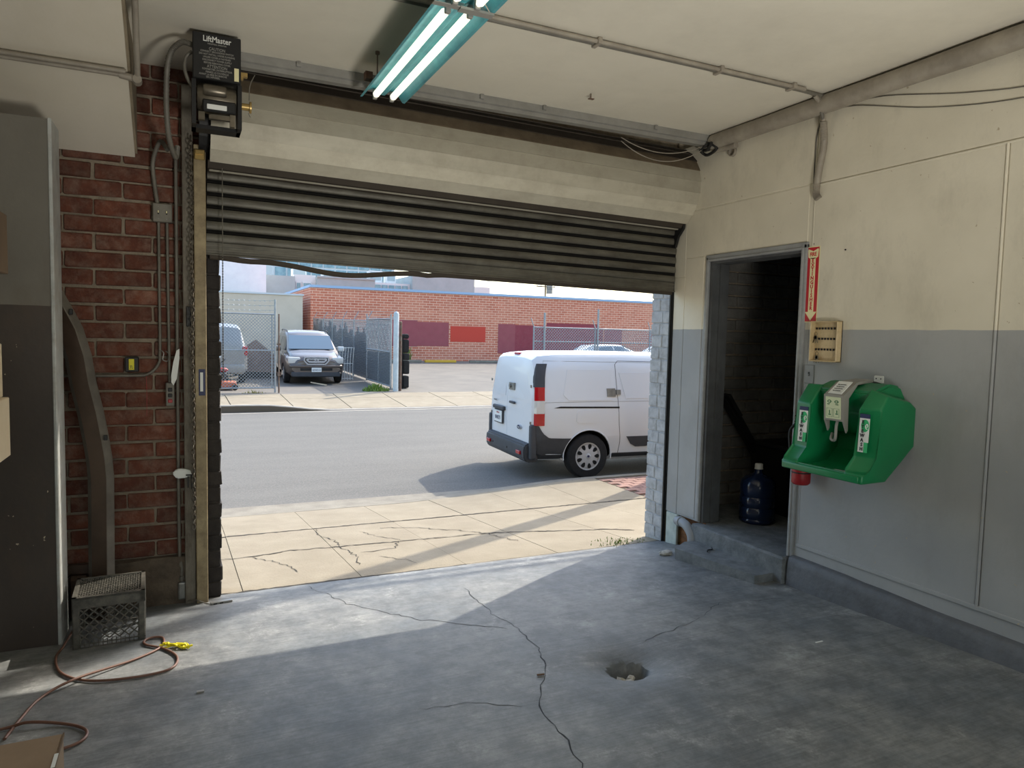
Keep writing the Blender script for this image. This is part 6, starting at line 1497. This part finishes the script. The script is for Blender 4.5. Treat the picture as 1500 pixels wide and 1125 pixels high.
B().box(-9.55,-0.05,3.26,7.77,16,3.34).build('coping', m_pale, cbd)
B().box(3.9,-0.02,1.55,5.3,0.0,2.35).build('wall_panel', m_cream, cbd); 
wb_ = thing('white_building', 'tall blank white block building rising behind the cream one', 'building', (-6, 60, 0))
B().box(-8,0,-0.4,12.2,14,11.5).build('walls', m_whiteb, wb_)
B().box(-8.1,-0.1,11.5,12.3,14,11.8).build('coping', m_pale, wb_)
gb = thing('grey_building', 'low grey clad building with pale frames and rooftop units in the distance', 'building', (6.3, 62, 0))
B().box(0,0,-0.4,2.4,14,6.1).build('wall_block', m_greyb, gb)
B().box(2.4,0.6,-0.4,4.2,14,6.3).build('wall_block', m_pale, gb)
for (x0_, x1_) in ((2.55,3.0),(3.1,3.85)):
    w_ = B().box(x0_,0.5,3.9,x1_,0.62,5.7).build('window', m_pale, gb); B().box(x0_+0.07,0.47,4.0,x1_-0.07,0.52,5.6).build('pane', m_bglass, w_)
B().box(4.2,0,-0.4,9.2,14,6.15).box(4.2,-0.1,6.1,9.2,0.1,6.25).build('wall_block', m_greyb, gb)
B().box(9.2,0.8,-0.4,12.6,14,6.0).build('wall_block', m_pale, gb)
for i in range(5): B().box(9.4+i*0.62,0.72,4.7,9.9+i*0.62,0.82,5.8).build('window', m_bglass, gb)
B().box(12.6,0,-0.4,18.6,14,6.75).build('wall_block', m_greyb, gb)
B().box(18.6,1,-0.4,20.6,14,6.1).build('wall_block', m_pale, gb)
for (x, w, h) in ((9.4,1.2,1.0),(11.0,0.9,0.7),(2.6,1.2,0.8),(5.2,0.9,0.5)):
    B().box(x,3,6.0,x+w,4,6.2+h,bev=0.03).build('rooftop_unit', m_pale, gb); B().box(x+0.1,2.98,6.35,x+w-0.1,3.0,6.1+h).build('vent_grille', m_greyb, gb)
gz = thing('glass_building', 'distant blue glass office building above the grey roofs', 'building', (10, 90, 0))
B().box(0,0,-0.4,15,10,13.0).build('walls', m_pale, gz)
for fz in range(3, 10):
    for i in range(10): B().box(0.3+i*1.45,-0.1,1.3*fz+0.3,1.55+i*1.45,0.02,1.3*fz+1.35).build('window', m_bglass, gz)

# utility poles and wires
def upole(name, label, loc, h, r, arms, yaw=0):
    t = thing(name, label, 'utility pole', loc, yaw)
    B().cyl((0,0,-0.3),(0,0,h), r, r*0.7, n=14).build('pole', m_wood, t, smooth=50)
    for z, w in arms:
        B().box(-w,-0.16,z-0.06,w,-0.06 if r < 0.14 else -0.10,z+0.06).build('crossarm', m_wood, t)
        for x in (-w*0.9, -w*0.5, w*0.5, w*0.9): B().cyl((x,-0.11,z+0.06),(x,-0.11,z+0.22),0.04,n=8).build('insulator', m_greyplastic, t)
    return t
upole('utility_pole', 'timber utility pole at the kerb hidden behind the right side of the door opening', (6.45, 8.0, zs(6.4,8.0)), 9.5, 0.15, [(8.6,1.2)])
upole('utility_pole', 'distant dark utility pole above the left part of the brick roof', (27.6, 80, 0), 9.6, 0.14, [(8.2,1.9)], 0.2)
up3 = upole('utility_pole', 'distant utility pole with a transformer above the middle of the brick roof', (47.0, 90, 0), 10.2, 0.14, [(9.4,2.2),(8.6,1.6)], 0.1)
B().cyl((0.5,-0.3,7.6),(0.5,-0.3,8.8),0.45,n=14).build('transformer', m_greyplastic, up3)
for (zz, dy, lb) in ((6.35, 0.0, 'upper'), (6.12, 0.05, 'lower')):
    B().tube([(-30,8.05+dy,zz-0.5),(-12,8.05+dy,zz-0.55),(6.45,8.0+dy,zz-0.3),(30,8.05+dy,zz-0.6),(60,8.1+dy,zz-0.3)], 0.05 if lb == 'upper' else 0.035, n=6, sub=6).build('overhead_cable', m_rubber, smooth=60, label='thick black overhead cable along the street, %s of two' % lb, category='cable')
for i, (a, c) in enumerate((((27.6,79.8,8.4),(47,89.8,9.5)),((27.6,79.8,8.4),(70,95,8.8)),((27.6,79.8,8.3),(70,90,8.0)),((-8,59.98,5.9),(5.9,59.98,8.1)))):
    B().tube([a, ((a[0]+c[0])/2,(a[1]+c[1])/2,(a[2]+c[2])/2-0.4), c], 0.03, n=4, sub=8).build('power_line', m_rubber, label=['thin power line between the two distant poles','thin power line running right from the distant left pole, upper','thin power line running right from the distant left pole, lower','thin wire in front of the tall white building'][i], category='power line')

# repeats of one kind share a group
GROUPS = {'utility_pole': 'timber utility poles', 'power_line': 'thin power lines in the distance', 'overhead_cable': 'thick cables over the street', 'weed_clump': 'weeds outdoors',
          'hanging_wire': 'wires drooping in front of the coil', 'wall_cable': 'cables along the top of the right wall', 'key_bunch': 'key bunches in the key cabinet', 'hatchback_car': 'cars in the far lot',
          'wall_conduit': 'conduits on the brick wall', 'extension_cord': 'cords on the floor', 'cardboard_box': 'cardboard boxes at the left', 'floor_scrap': 'scraps on the floor', 'wheel_stop': 'parking stops'}
for o in bpy.data.objects:
    k = o.name.split('.')[0]
    if o.parent is None and 'category' in o and k in GROUPS and 'group' not in o: o['group'] = GROUPS[k]
